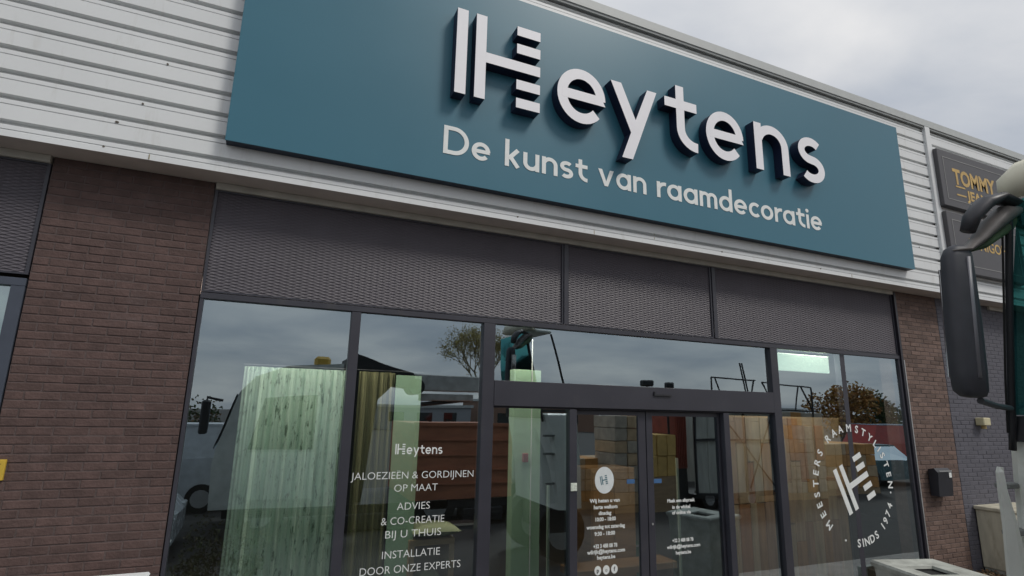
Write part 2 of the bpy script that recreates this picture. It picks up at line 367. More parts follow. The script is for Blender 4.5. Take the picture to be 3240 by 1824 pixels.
# ------------------------------------------------------------------ brick piers
def brick_mesh(name, m, L=0.208, H=0.054, D=0.03):
    b = MB(); b.bbox(-L/2, L/2, -D/2, D/2, -H/2, H/2, 0.0035)
    me = bpy.data.meshes.new(name); me.from_pydata(b.v, [], b.f); me.materials.append(m); me.update(); return me
def brick_wall(root, x0, x1, z0, z1, zpart, m, mm, yface=0.0, depth=0.35, limit=300, near_first=False):
    core = MB(); core.box(x0+0.004, x1-0.004, yface+0.0022, yface+depth, z0, z1); core.build('mortar_core', mm, root)
    full = brick_mesh('brick', m); P = 0.0624; BL = 0.218; cells = []
    nrow = int((z1-z0)/P)+1
    for k in range(nrow):
        zc = z1 - 0.029 - k*P
        if zc < z0+0.02: break
        off = (BL/2 if k % 2 else 0) + (0.006*math.sin(k*2.1))
        x = x0 - off
        while x < x1-0.02:
            a, b = max(x, x0), min(x+BL, x1)
            if b-a > 0.035: cells.append((a+0.005, b-0.005, zc))
            x += BL
    parts = [c for c in cells if c[2] >= zpart]; rest = [c for c in cells if c[2] < zpart]
    if near_first: parts.sort(key=lambda c: c[0])
    else: parts.sort(key=lambda c: c[2])
    rest += parts[limit:]; parts = parts[:limit]
    for a, b, zc in parts:
        o = bpy.data.objects.new('brick', full); C.objects.link(o); o.parent = root
        o.location = Vector(((a+b)/2, yface+0.013+random.uniform(-0.0022, 0.0022), zc+random.uniform(-0.0012, 0.0012))) - ROOTL[root.name]
        o.scale = ((b-a)/0.208, 1, random.uniform(0.97, 1.03)); o.rotation_euler = (random.uniform(-.012,.012), random.uniform(-.004,.004), random.uniform(-.006,.006))
    if rest:
        rb = MB()
        for a, b, zc in rest: rb.bbox(a, b, yface-0.002, yface+0.028, zc-0.027, zc+0.027, 0.0035)
        rb.build('brickwork', m, root, kind='stuff')
pier_l = thing('brick_pier', (-1.11, 0.17, GZ), 'wide dark brown brick pier left of the shop windows', 'brick wall')
brick_wall(pier_l, -1.675, -0.540, GZ, 3.888, 0.50, BRICK, MORT)
pier_r = thing('brick_pier', (9.0, 0.17, GZ), 'brown brick pier carrying the black letterbox right of the shop windows', 'brick wall')
brick_wall(pier_r, 8.525, 9.500, GZ, 3.888, 0.02, BRICK2, MORT)
wall_g = thing('painted_brick_wall', (12, 0.17, GZ), 'dark grey painted brick wall of the neighbouring unit', 'brick wall')
brick_wall(wall_g, 9.512, 14.0, GZ, 3.888, 0.0, GBRICK, GMORT, yface=0.006, near_first=True)

# ------------------------------------------------------------------ cladding
clad = thing('metal_cladding', (4, -0.3, 3.87), 'white horizontally ribbed metal cladding band above the shopfront', 'cladding')
Y0 = -0.275
BASE = 4.0213; P = 0.1968
def clad_row(mb, x0, x1, zt, dz):
    # zt = stripe top (underside of the upper face); profile runs downwards
    pr = [(Y0, zt), (Y0+0.060, zt-0.001), (Y0+0.060, zt-0.037), (Y0+0.003, zt-0.041), (Y0, zt-0.044), (Y0, zt-0.075), (Y0+0.014, zt-0.0755), (Y0+0.014, zt-0.081), (Y0, zt-0.0815), (Y0, zt-dz)]
    n = len(pr)
    mb.add([(x0, y, z) for y, z in pr]+[(x1, y, z) for y, z in pr], [(i, i+1, n+i+1, n+i) for i in range(n-1)])
def cladding(x0, x1, rows, off=0.0):
    for k in rows:
        zt = BASE+off+P*k; m_ = MB(); clad_row(m_, x0, x1, zt, P if k else (zt-3.890))
        m_.build('cladding_panel', WHITE, clad)
cladding(-14, -0.0, range(0, 14)); cladding(0.0, 9.33, range(0, 14)); cladding(9.43, 26, range(0, 14), 0.0)
b = MB(); b.box(-14, 26, Y0+0.09, Y0+0.11, 3.91, 6.6); b.build('backing_sheet', BACK, clad)
b = MB(); b.prism([(9.32, -0.312), (9.44, -0.312), (9.44, -0.26), (9.32, -0.26)], 3.88, 6.64, axis='z'); b.build('joint_profile', WHITE, clad)
b = MB(); b.box(-14, 26, Y0+0.001, 0.35, 3.889, 3.903); b.build('soffit', SOFF, clad)
b = MB()
for x0_, x1_ in ((-14, -5.0), (-4.995, -1.005), (-1.0, 3.1), (3.105, 7.2), (7.205, 11.2), (11.205, 26)):
    b.box(x0_, x1_, Y0-0.004, Y0-0.001, 3.888, 3.932)
b.build('bottom_trim', WHITE, clad)
b = MB(); b.box(-14, 26, -0.315, 0.4, 6.64, 6.757); b.box(-14, 26, -0.30, 0.0, 6.612, 6.64); b.build('roof_coping', COPE, clad)
b = MB()
for x in (-8.2, -4.1, 3.9, 12.4): b.box(x, x+0.006, Y0-0.0015, Y0-0.0002, 3.95, 3.975); b.box(x, x+0.006, Y0-0.0015, Y0-0.0002, 4.0, 4.02)
for x in (-1.0, 3.1, 7.2): b.box(x, x+0.007, Y0-0.0055, Y0-0.0042, 3.892, 3.935)
b.build('lap_joint', mat('ochre_sealant', (0.34, 0.29, 0.17), 0.7), clad)
b = MB()
for z, xs in ((4.155, (-1.25, -1.24)), (4.35, (-1.1,)), (4.74, (-0.98, 1.0)), (3.935, (-1.3,)), (4.545, (8.8,)), (3.94, (2.2, 4.9, 6.6))):
    for x in xs: b.cyl((x, Y0-0.007, z), 'y', 0.008, 0.012, 8)
b.build('rivets', mat('dark_rivet', (0.12, 0.10, 0.08), 0.6), clad)

# beige strip (wall head) above mesh panels
for x0_, x1_, lab in ((-6.0, -1.685, 'beige metal flashing under the soffit left of the wide brick pier'), (-0.53, 8.44, 'long beige metal flashing between soffit and dark mesh panels'), (10.92, 11.36, 'short pale metal flashing under the soffit beyond the truck mirror')):
    b = MB(); b.box(x0_, x1_, -0.030, 0.05, 3.828, 3.886); tag(b.build('flashing_strip', STRIPM), lab, 'metal flashing')

# ------------------------------------------------------------------ sign
sign = thing('shop_sign', (4, -0.33, 4.131), 'large teal shop sign with raised white Heytens lettering', 'sign')
b = MB(); b.bbox(-0.481, 8.442, -0.385, -0.375, 4.131, 6.365, 0.001)
b.build('panel', TEAL, sign)
b = MB(); b.box(-0.476, 8.437, -0.3745, -0.277, 4.134, 6.361); b.build('box_frame', TEALS, sign)
LF, LB = -0.515, -0.387
lm = [LETF, LETS]
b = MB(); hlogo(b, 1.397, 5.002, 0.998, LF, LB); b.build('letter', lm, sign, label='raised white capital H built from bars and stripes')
XH = 0.637; SW = 0.118
def big(ch, x, wd, z=5.009, **k):
    b = MB(); w, items = glyph(ch, SW, XH, 0.93, 0.27)
    sx = wd/w
    # keep stroke width: rebuild with width factor on x only
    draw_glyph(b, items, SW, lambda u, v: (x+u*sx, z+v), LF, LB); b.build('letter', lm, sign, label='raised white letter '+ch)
big('e', 2.52, 0.595)
b = MB()
yp = [('p', [(3.191, 5.632), (3.328, 5.632), (3.512, 5.215), (3.682, 5.632), (3.812, 5.632), (3.462, 4.735), (3.322, 4.735), (3.446, 5.052)])]
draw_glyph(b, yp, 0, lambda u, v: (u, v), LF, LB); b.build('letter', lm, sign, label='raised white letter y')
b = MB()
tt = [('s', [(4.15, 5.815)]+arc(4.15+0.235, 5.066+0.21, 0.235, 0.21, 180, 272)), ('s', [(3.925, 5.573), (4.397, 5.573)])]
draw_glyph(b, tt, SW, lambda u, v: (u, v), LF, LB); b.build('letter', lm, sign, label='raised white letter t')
big('e', 4.53, 0.59)
big('n', 5.312, 0.583)
big('s', 6.082, 0.465)
b = MB()
for tx, xa, xb in (('De', 1.350, 1.832), ('kunst', 1.990, 2.950), ('van', 3.085, 3.716), ('raamdecoratie', 3.862, 6.540)):
    xa *= 1.003; xb *= 1.003; zb = 4.412+0.003*(xa-1.35)
    b = MB(); word(b, tx, xa, xb, zb, 0.292, 0.142, 0.655, -0.389, -0.3855)
    b.build('word', [DECAL, DECAL], sign, label='white painted word '+tx)

# neighbouring dark signs
def dark_sign(x0, x1, z0, z1, lab, fn):
    t = thing('wall_sign', ((x0+x1)/2, -0.36, z0), lab, 'sign', None)
    b = MB(); b.bbox(x0, x1, -0.375, -0.277, z0, z1, 0.006); b.build('panel', mat('dark_grey_sign', (0.075, 0.073, 0.080), 0.5, var=0.06), t)
    b = MB(); i = 0.12; w = 0.009; y = -0.379
    for a in ((x0+i, x1-i, z0+i, z0+i+w), (x0+i, x1-i, z1-i-w, z1-i), (x0+i, x0+i+w, z0+i+w, z1-i-w), (x1-i-w, x1-i, z0+i+w, z1-i-w)): b.box(a[0], a[1], y, -0.3755, a[2], a[3])
    b.build('border_line', mat('pale_line', (0.34, 0.34, 0.33), 0.6), t)
    b = MB(); fn(b); b.build('lettering', GOLD, t); return t
def tommy(b):
    put_text(b, 'TOMMY', 10.35, 5.72, 0.36, -0.378, width=1.17, bold=0.012)
    for z in (5.66, 5.52): b.box(9.80, 10.05, -0.379, -0.3755, z, z+0.025)
    put_text(b, 'JEANS', 10.42, 5.49, 0.22, -0.378, width=0.70, bold=0.008)
def nigoh(b): put_text(b, 'ES NIGOH', 10.44, 4.66, 0.235, -0.378, width=1.02, bold=0.004)
dark_sign(9.43, 11.45, 5.30, 6.255, 'upper dark grey wall sign with gold TOMMY lettering', tommy)
dark_sign(9.43, 11.45, 4.24, 5.20, 'lower dark grey wall sign half hidden by the truck mirror', nigoh)
dark_sign(11.60, 13.4, 5.30, 6.255, 'farther dark grey wall sign beside the one lettered TOMMY', lambda b: b.box(12.2, 12.8, -0.379, -0.3755, 5.7, 5.73))

# ------------------------------------------------------------------ mesh panels
def mesh_panel(x0, x1, z0, z1, lab):
    t = thing('mesh_panel', ((x0+x1)/2, 0.02, z0), lab, 'mesh panel', 'dark expanded mesh panels above the glazing')
    b = MB(); b.box(x0+0.002, x1-0.002, 0.0135, 0.04, z0, z1); b.build('backing', PBACK, t)
    b = MB(); fw = 0.022
    b.box(x0, x0+fw, -0.004, 0.044, z0, z1); b.box(x1-fw, x1, -0.004, 0.044, z0, z1)
    b.box(x0+fw, x1-fw, -0.004, 0.044, z0, z0+0.014); b.box(x0+fw, x1-fw, -0.004, 0.044, z1-0.014, z1); b.build('edge_frame', ANTH, t)
    b = MB(); p = 0.0135; hl = 0.056; nx = int((x1-x0-2*fw)/hl)+1; rows = int((z1-z0-0.03)/p)
    for i in range(rows):
        zb = z0+0.022+i*p; o = len(b.v)
        for j in range(nx+1):
            x = min(x0+fw+j*hl, x1-fw); zc = zb + (p*0.5 if (i+j) % 2 else -p*0.5)
            b.v += [(x, 0.0085, zc-0.0050), (x, 0.0125, zc+0.0054)]
        for j in range(nx): b.f.append((o+2*j, o+2*j+2, o+2*j+3, o+2*j+1)); b.m.append(0)
    b.build('expanded_mesh', MESH, t)
    return t
mesh_panel(-0.535, 2.885, 2.930, 3.826, 'widest dark mesh panel above the two left shop windows')
mesh_panel(2.925, 4.965, 2.930, 3.826, 'middle dark mesh panel above the sliding doors')
mesh_panel(5.015, 8.440, 2.930, 3.826, 'rightmost dark mesh panel beside the downpipe')
mesh_panel(-5.2, -1.680, 2.935, 3.826, 'dark mesh panel left of the wide brick pier')
for x, lab in ((2.905, 'slim dark cover strip between widest and middle mesh panels'), (4.99, 'slim dark cover strip between middle and rightmost mesh panels')):
    b = MB(); b.box(x-0.019, x+0.024, -0.016, 0.05, 2.932, 3.824); tag(b.build('cover_strip', ANTH), lab, 'cover strip')
b = MB(); b.box(8.447, 8.490, -0.035, 0.03, GZ, 3.86)
dp = tag(b.build('edge_post', mat('black_post', (0.014, 0.013, 0.02), 0.4)), 'tall black edge post between the right window and brick pier', 'post')
b = MB(); b.box(8.4905, 8.508, -0.038, 0.0, GZ, 2.86); b.build('bright_trim', STEEL, dp)

# ------------------------------------------------------------------ shopfront glazing
front = thing('shopfront', (3.9, 0.03, GZ), 'dark framed glazed shopfront with white window lettering under the mesh panels', 'shopfront')
def fr(name, x0, x1, z0, z1, y0=-0.012, y1=0.10, m=ANTH): b = MB(); b.bbox(x0, x1, y0, y1, z0, z1, 0.003); return b.build(name, m, front)
fr('head_rail', -0.536, 8.44, 2.872, 2.922, -0.016)
fr('post', -0.536, -0.508, GZ, 2.871)
fr('post', 0.688, 0.772, GZ, 2.871); fr('post', 1.975, 2.100, GZ, 2.871, -0.018)
fr('post', 5.864, 5.986, GZ, 2.871, -0.018)
fr('post', 7.190, 7.284, GZ, 2.868, 0.0125, 0.10)
fr('post', 8.405, 8.44, GZ, 2.871)
fr('door_head', 2.101, 5.863, 2.063, 2.310, -0.022, 0.20)
fr('head_gap', 2.101, 5.863, 2.045, 2.062, 0.0, 0.18, BACK)
fr('sill', -0.507, 0.687, GZ, GZ+0.1); fr('sill', 0.773, 1.974, GZ, GZ+0.1); fr('sill', 5.987, 8.404, GZ, GZ+0.1)
def pane(x0, x1, z0, z1, y=0.028, name='glass_pane', parent=None):
    b = MB(); b.box(x0, x1, y, y+0.012, z0, z1, 1)
    for i, q in enumerate(b.f):
        if all(abs(b.v[k][1]-y) < 1e-6 for k in q): b.m[i] = 0
    return b.build(name, [GLASS, CLEAR], parent or front)
pane(-0.508, 0.688, GZ+0.1, 2.872); pane(0.772, 1.975, GZ+0.1, 2.872); pane(2.100, 5.864, 2.310, 2.872); pane(5.986, 8.405, GZ+0.1, 2.872, 0.014)
# fixed side lights by the doors
fr('post', 2.955, 3.040, GZ, 2.045); fr('post', 5.035, 5.120, GZ, 2.045)
pane(2.100, 2.955, GZ+0.05, 2.045); pane(5.120, 5.864, GZ+0.05, 2.045)
b = MB(); b.box(4.02, 4.26, -0.040, -0.0225, 2.215, 2.232); b.box(4.02, 4.035, -0.040, -0.0225, 2.232, 2.26); b.build('door_sensor', BLACKP, front)
# sliding doors
def door(x0, x1, lab, sl, sr):
    dr = thing('sliding_door', ((x0+x1)/2, 0.1, GZ), lab, 'door', 'glass sliding doors of the entrance')
    b = MB(); b.bbox(x0, x0+sl, 0.055, 0.10, GZ+0.01, 2.04, 0.003); b.build('stile', ANTH, dr)
    b = MB(); b.bbox(x1-sr, x1, 0.055, 0.10, GZ+0.01, 2.04, 0.003); b.build('stile', ANTH, dr)
    b = MB(); b.box(x0+sl, x1-sr, 0.058, 0.098, 1.995, 2.04); b.build('top_rail', ANTH, dr)
    b = MB(); b.box(x0+sl, x1-sr, 0.058, 0.098, GZ+0.01, GZ+0.1); b.build('bottom_rail', ANTH, dr)
    pane(x0+sl, x1-sr, GZ+0.1, 1.995, 0.07, 'glass_pane', dr); return dr
d1 = door(3.045, 3.955, 'left glass sliding door with white round logo sticker and opening hours', 0.03, 0.10)
d2 = door(3.965, 5.030, 'right glass sliding door with blue edge sticker and short white text', 0.085, 0.03)
YT = 0.0255
# lettering on the second window
b = MB()
K = 1.005
hlogo(b, 1.172, 1.612, 0.098, YT); word(b, 'eytens', 1.276, 1.615, 1.612, 0.091, 0.13, 0.66, YT)
b.build('text_line', [DECAL], front, label='white window text Heytens')
for tx, xc, z, wd, sz in (('JALOEZIEËN & GORDIJNEN', 1.365, 1.400, 1.13, 0.088), ('OP MAAT', 1.385, 1.290, 0.40, 0.088), ('ADVIES', 1.37, 1.135, 0.30, 0.088), ('& CO-CREATIE', 1.375, 1.015, 0.575, 0.088),
                          ('BIJ U THUIS', 1.385, 0.905, 0.505, 0.088), ('INSTALLATIE', 1.375, 0.740, 0.52, 0.088), ('DOOR ONZE EXPERTS', 1.385, 0.620, 0.90, 0.088)):
    b = MB(); put_text(b, tx, xc, z, sz*1.02, YT, width=wd, bold=-0.0009); b.build('text_line', [DECAL], front, label='white window text '+tx, kind='stuff')
# round emblem on the right pane
YT = 0.0115
b = MB(); hlogo(b, 7.075, 0.800, 0.645, YT, rot=R(22.8)); b.build('emblem_logo', [DECAL], front, label='tilted white striped H in the round emblem')
cx_, cz_, rad_ = 7.225, 1.175, 0.715
def ring_text(txt, a0, a1, out_):
    wts = [{'I': .5, 'M': 1.35, ' ': .8, '1': .7, 'L': .85, 'E': .9, 'S': .9}.get(c, 1.0) for c in txt]; cum = [sum(wts[:i])+wts[i]/2 for i in range(len(txt))]
    for i, ch in enumerate(txt):
        if ch == ' ': continue
        a = R(a0+(a1-a0)*(cum[i]-cum[0])/(cum[-1]-cum[0])); rr = rad_-0.045 if out_ else rad_+0.045
        rt = a-math.pi/2 if out_ else a+math.pi/2
        b = MB(); put_text(b, ch, cx_+rr*math.cos(a), cz_+rr*math.sin(a), 0.135, YT, rot=rt, bold=0.003); b.build('emblem_letter', [DECAL], front)
ring_text('MEESTERS RAAMSTYLISTEN', 221, -2, True); ring_text('SINDS 1974', 268, 336, False)
for a in (R(248), R(350)):
    b = MB(); b.add([(cx_+rad_*math.cos(a)+0.014*math.cos(R(t)), YT, cz_+rad_*math.sin(a)+0.014*math.sin(R(t))) for t in range(0, 360, 45)], [tuple(range(8))]); b.build('emblem_dot', [DECAL], front)
# door stickers
YD = 0.0675
DK = 0.985
b = MB(); 
b.add([(3.418+0.118*math.cos(R(t)), YD, 1.325+0.135*math.sin(R(t))) for t in range(0, 360, 12)], [tuple(range(30))])
b.build('round_sticker', mat('white_sticker', (0.72, 0.76, 0.76), 0.5, var=0.05, scale=20), d1)
b = MB(); hlogo(b, 3.375, 1.275, 0.095, YD-0.001, rot=R(10)); b.build('sticker_logo', mat('teal_ink', (0.06, 0.16, 0.2), 0.5), d1)
b = MB()
for tx, xc, z, wd in (('Wij heten u van', 3.42, 1.105, 0.37), ('harte welkom', 3.43, 1.042, 0.29), ('dinsdag', 3.42, 0.982, 0.155), ('10:00 - 18:00', 3.428, 0.922, 0.25), ('woensdag tot zaterdag', 3.43, 0.850, 0.47),
                      ('9:30 - 18:00', 3.415, 0.783, 0.25), ('+32 3 488 08 78', 3.42, 0.664, 0.29), ('wilrijk@heytens.com', 3.43, 0.612, 0.46), ('heytens.be', 3.428, 0.556, 0.22)):
    put_text(b, tx, xc, z, 0.052, YD, width=wd, bold=0.0016, skew=0.0)
for x in (3.325, 3.426, 3.525): b.add([(x+0.040*math.cos(R(t)), YD, 0.452+0.044*math.sin(R(t))) for t in range(0, 360, 20)], [tuple(range(18))])
b.build('opening_hours', [DECAL], d1)
b = MB()
for k, x in enumerate((3.325, 3.426, 3.525)):
    if k == 1: put_text(b, 'o', x, 0.435, 0.05, YD-0.001)
    else: put_text(b, 'pf'[k//2], x, 0.435, 0.055, YD-0.001, bold=0.002)
b.build('sticker_icons', mat('dark_ink', (0.05, 0.06, 0.06), 0.5), d1)
b = MB()
for tx, xc, z, wd in (('Maak een afspraak', 4.423, 1.068, 0.385), ('in de winkel', 4.42, 1.000, 0.25), ('of online via', 4.42, 0.942, 0.26), ('+32 3 488 08 78', 4.425, 0.655, 0.29), ('wilrijk@heytens.com', 4.432, 0.593, 0.46), ('heytens.be', 4.425, 0.530, 0.21)):
    put_text(b, tx, xc, z, 0.050, YD, width=wd, bold=0.0016)
b.build('door_lettering', [DECAL], d2)
blue = mat('blue_sticker', (0.05, 0.13, 0.28), 0.5)
b = MB(); b.box(3.70, 3.80, YD-0.002, YD, 1.28, 1.325); b.build('blue_sticker', blue, d1)
b = MB(); b.box(4.052, 4.16, YD-0.002, YD, 1.275, 1.32); b.build('blue_sticker', blue, d2)
b = MB(); b.bbox(2.962, 3.034, -0.022, -0.013, 1.240, 1.318, 0.003); b.build('paper_notice', mat('notice_paper', (0.62, 0.66, 0.58), 0.7, var=0.2, scale=60), front)
b = MB(); b.cyl((4.012, 0.048, 0.86), 'y', 0.012, 0.006, 10); b.build('lock', STEEL, d2)

# left neighbouring window
lw = thing('window', (-3.4, 0.03, GZ), 'slate grey framed window left of the wide brick pier', 'window')
LWM = mat('slate_frame', (0.060, 0.072, 0.098), 0.45)
b = MB(); b.bbox(-5.2, -1.681, -0.01, 0.10, 2.845, 2.905, 0.003); b.build('head_rail', LWM, lw)
b = MB(); b.bbox(-1.765, -1.681, -0.01, 0.10, GZ, 2.844, 0.003); b.build('post', LWM, lw)
pane(-5.2, -1.765, GZ+0.05, 2.844, 0.03, 'glass_pane', lw)
b = MB(); b.box(-5.2, -1.70, 0.13, 0.14, GZ+0.05, 2.86); tag(b.build('roller_blind', mat('pale_mint_blind', (0.62, 0.78, 0.62), 0.8, var=0.03)), 'pale mint blind behind the slate framed left window', 'blind')

# ------------------------------------------------------------------ interior
DARKI = mat('dark_interior_wall', (0.05, 0.048, 0.045), 0.8)
room = thing('shop_room', (4, 4, GZ), 'dim shop interior seen through the glazing', 'room')
b = MB(); b.box(-6, 14, 0.36, 7.5, GZ-0.02, GZ+0.09); b.build('floor', mat('shop_floor', (0.10, 0.085, 0.07), 0.5), room)
b = MB(); b.box(-6, 14, 7.4, 7.5, GZ+0.091, 3.2); b.box(-6.1, -6, 0.36, 7.4, GZ, 3.2); b.box(14, 14.1, 0.36, 7.4, GZ, 3.2); b.build('wall', DARKI, room)
b = MB(); b.box(-6, 14, 0.36, 7.5, 3.2, 3.3); b.build('ceiling', mat('ceiling_tile', (0.10, 0.10, 0.10), 0.9), room)

LAMPM = mat('fill_lamp_diffuser', (0.8, 0.8, 0.8), 0.5, emis=((1.0, 0.93, 0.80), 6.0))  # lamps added to brighten the curtain and window display, hidden above the glass
for k, (x, lab) in enumerate(((0.3, 'added fill lamp over the patterned curtain'), (2.3, 'added fill lamp over the mint display column'), (4.3, 'added fill lamp inside over the sliding doors'), (7.1, 'added fill lamp over the fabric sample wall'))):
    t = thing('fill_lamp', (x, 0.15, 3.08), lab, 'lamp', 'added fill lamps inside the shop window')
    b = MB(); b.box(x-0.75, x+0.75, 0.10, 0.20, 3.10, 3.199); b.build('housing', STEEL, t)
    b = MB(); b.box(x-0.74, x+0.74, 0.11, 0.19, 3.085, 3.099); b.build('diffuser', LAMPM, t)
    al = bpy.data.lights.new('fill_lamp_light', 'AREA'); al.shape = 'RECTANGLE'; al.size = 1.4; al.size_y = 0.08; al.energy = (19, 19, 18, 24)[k]; al.color = (1.0, 0.94, 0.82)
    ao = bpy.data.objects.new('fill_lamp_light', al); C.objects.link(ao); ao.parent = t; ao.location = (0, 0, 0.0)
def curtain_mat(name, c1, c2, thr=0.52, sc=9.0, st=(1.0, 1.0, 0.22)):
    m = mat(name, c1, 0.85, var=0.10, scale=3, stretch=(8, 8, 0.4))
    t = m.node_tree; L = t.links.new; b = t.nodes['Principled BSDF']
    g = t.nodes.new('ShaderNodeNewGeometry'); mp = t.nodes.new('ShaderNodeMapping'); mp.inputs['Scale'].default_value = st; L(g.outputs['Position'], mp.inputs[0])
    n = t.nodes.new('ShaderNodeTexNoise'); n.inputs['Scale'].default_value = sc; n.inputs['Detail'].default_value = 9; n.inputs['Roughness'].default_value = 0.75; L(mp.outputs[0], n.inputs['Vector'])
    mr = t.nodes.new('ShaderNodeMapRange'); mr.inputs[1].default_value = thr; mr.inputs[2].default_value = thr+0.07; L(n.outputs[0], mr.inputs[0])
    mx = t.nodes.new('ShaderNodeMixRGB'); L(mr.outputs[0], mx.inputs[0])
    src = b.inputs['Base Color'].links[0].from_socket; L(src, mx.inputs[1]); mx.inputs[2].default_value = (*c2, 1); L(mx.outputs[0], b.inputs['Base Color'])
    return m
def curtain(name, x0, x1, y, z0, z1, amp, per, m, lab, cat='curtain'):
    b = MB(); n = int((x1-x0)/0.006); o = 0; ph = random.random()*6
    for i in range(n+1):
        x = x0+(x1-x0)*i/n; q = x+0.012*math.sin(x*23+ph); w = amp*(0.7*math.sin(2*math.pi*q/per+ph)+0.45*math.sin(2*math.pi*q/(per*0.61)+1.3+ph)+0.35*math.sin(2*math.pi*q/(per*0.27)+ph*2)+0.6*math.sin(2*math.pi*q/(per*2.7)+ph))
        b.v += [(x, y+w*1.1, z0), (x+0.004*math.sin(x*40), y+w*1.0, (z0+z1)/2), (x, y+w*0.75, z1)]
    for i in range(n):
        b.f += [(3*i, 3*i+3, 3*i+4, 3*i+1), (3*i+1, 3*i+4, 3*i+5, 3*i+2)]; b.m += [0, 0]
    return tag(b.build(name, m, smooth=True), lab, cat)
curtain('curtain', -0.15, 0.735, 0.42, GZ+0.15, 2.36, 0.020, 0.085, curtain_mat('mint_print_fabric', (0.62, 0.78, 0.64), (0.14, 0.22, 0.15), 0.545, 26.0, (1, 1, 0.3)), 'pale green curtain with dark speckled vertical print in the first window')
curtain('curtain', 0.86, 1.215, 0.42, GZ+0.15, 2.36, 0.024, 0.085, mat('olive_fabric', (0.25, 0.235, 0.12), 0.85, var=0.25, scale=3, stretch=(10, 10, 0.3)), 'olive brown curtain hanging in the second window')
b = MB(); b.tube([(-0.16, 0.44, 2.375), (1.5, 0.44, 2.375)], 0.009); tag(b.build('curtain_rail', BLACKP), 'thin metal curtain rail inside the two left windows', 'curtain rail')
MINT = mat('mint_fabric_panel', (0.46, 0.66, 0.46), 0.75, var=0.04)
b = MB(); b.box(1.222, 1.478, 0.40, 0.415, GZ+0.2, 2.34); tag(b.build('fabric_panel', MINT), 'flat mint green fabric panel beside the olive curtain', 'fabric panel')
st = thing('display_cube', (1.66, 0.5, GZ+0.09), 'open pale oak display cube with a cushion on top', 'display stand')
b = MB(); X0, X1, Zb, Zt, t_ = 1.435, 1.885, 0.36, 0.80, 0.055
b.bbox(X0, X1, 0.36, 0.72, Zt-t_, Zt, 0.004); b.build('top_board', WOOD, st)
b = MB(); b.bbox(X0, X0+t_, 0.36, 0.72, Zb-0.65, Zt-t_-0.001, 0.004); b.build('side_board', WOOD, st)
b = MB(); b.bbox(X1-t_, X1, 0.36, 0.72, Zb-0.65, Zt-t_-0.001, 0.004); b.build('side_board', WOOD, st)
b = MB(); b.bbox(X0+t_+0.001, X1-t_-0.001, 0.36, 0.72, 0.10, 0.145, 0.004); b.build('shelf', WOOD, st)
def cushion(x, y, z, w, dp_, h, m, lab):
    b = MB(); n = 14
    for i in range(n+1):
        for j in range(n+1):
            u, v = -1+2*i/n, -1+2*j/n
            k = 1-0.10*(1-abs(u)**2)*abs(v)**4; k2 = 1-0.10*(1-abs(v)**2)*abs(u)**4
            t__ = (1-abs(u)**2.6)**0.6*(1-abs(v)**2.6)**0.6
            b.v.append((x+u*w/2*k2, y+v*dp_/2*k, z+h/2+t__*h/2)); b.v.append((x+u*w/2*k2, y+v*dp_/2*k, z+h/2-t__*h/2))
    ix = lambda i, j: 2*(i*(n+1)+j)
    for i in range(n):
        for j in range(n):
            b.f.append((ix(i,j), ix(i+1,j), ix(i+1,j+1), ix(i,j+1))); b.f.append((ix(i,j)+1, ix(i,j+1)+1, ix(i+1,j+1)+1, ix(i+1,j)+1)); b.m += [0, 0]
    return tag(b.build('cushion', m, smooth=True), lab, 'cushion')
CU = mat('sage_cushion', (0.36, 0.38, 0.24), 0.85, var=0.08)
cushion(1.70, 0.52, 0.802, 0.50, 0.42, 0.125, CU, 'sage green cushion lying on the oak display cube')
cushion(1.66, 0.50, 0.147, 0.32, 0.30, 0.36, CU, 'rounded pale green cushion inside the oak display cube')
dm = thing('display_column', (2.67, 0.5, GZ+0.09), 'tall mint green display column behind the glass left of the doors', 'display stand')
b = MB(); b.bbox(2.50, 2.705, 0.40, 0.52, GZ+0.09, 2.46, 0.004); b.build('panel', MINT, dm)
b = MB(); b.bbox(2.712, 2.83, 0.41, 0.52, GZ+0.09, 2.46, 0.004); b.build('panel', MINT, dm)
b = MB(); b.tube([(2.708, 0.385, GZ+0.3), (2.708, 0.385, 2.8)], 0.006, 6); b.build('cord', DECAL, dm)
b = MB(); b.bbox(2.61, 2.67, 0.37, 0.399, 1.49, 1.58, 0.004); tag(b.build('call_point', mat('red_plastic', (0.30, 0.03, 0.02), 0.4)), 'small red box fixed to the mint display column', 'alarm button')
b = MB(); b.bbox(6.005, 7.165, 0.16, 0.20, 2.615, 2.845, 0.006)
tag(b.build('glowing_blind', mat('mint_blind_glow', (0.74, 0.86, 0.74), 0.7, var=0.03, emis=((0.70, 1.0, 0.80), 0.55))), 'pale mint blind with added glow at the top of the right window', 'light panel')  # mint blind, with emission added to make it brighter
GP = mat('green_glass_edge', (0.35, 0.42, 0.36), 0.3)
for k, (x, y, z1_, lab) in enumerate(((2.905, 0.35, 1.25, 'pale metal upright just left of the left sliding door'), (3.155, 0.4, 1.49, 'pale upright inside behind the left sliding door'), (4.345, 0.5, 1.35, 'thin brown upright behind the right sliding door'), (4.71, 0.45, 1.50, 'pale upright inside behind the right sliding door'))):
    b = MB(); b.box(x-0.012, x+0.012, y, y+0.025, GZ+0.09, z1_); tag(b.build('display_upright', GP), lab, 'upright')
PAL = mat('dark_display', (0.035, 0.035, 0.035), 0.6)
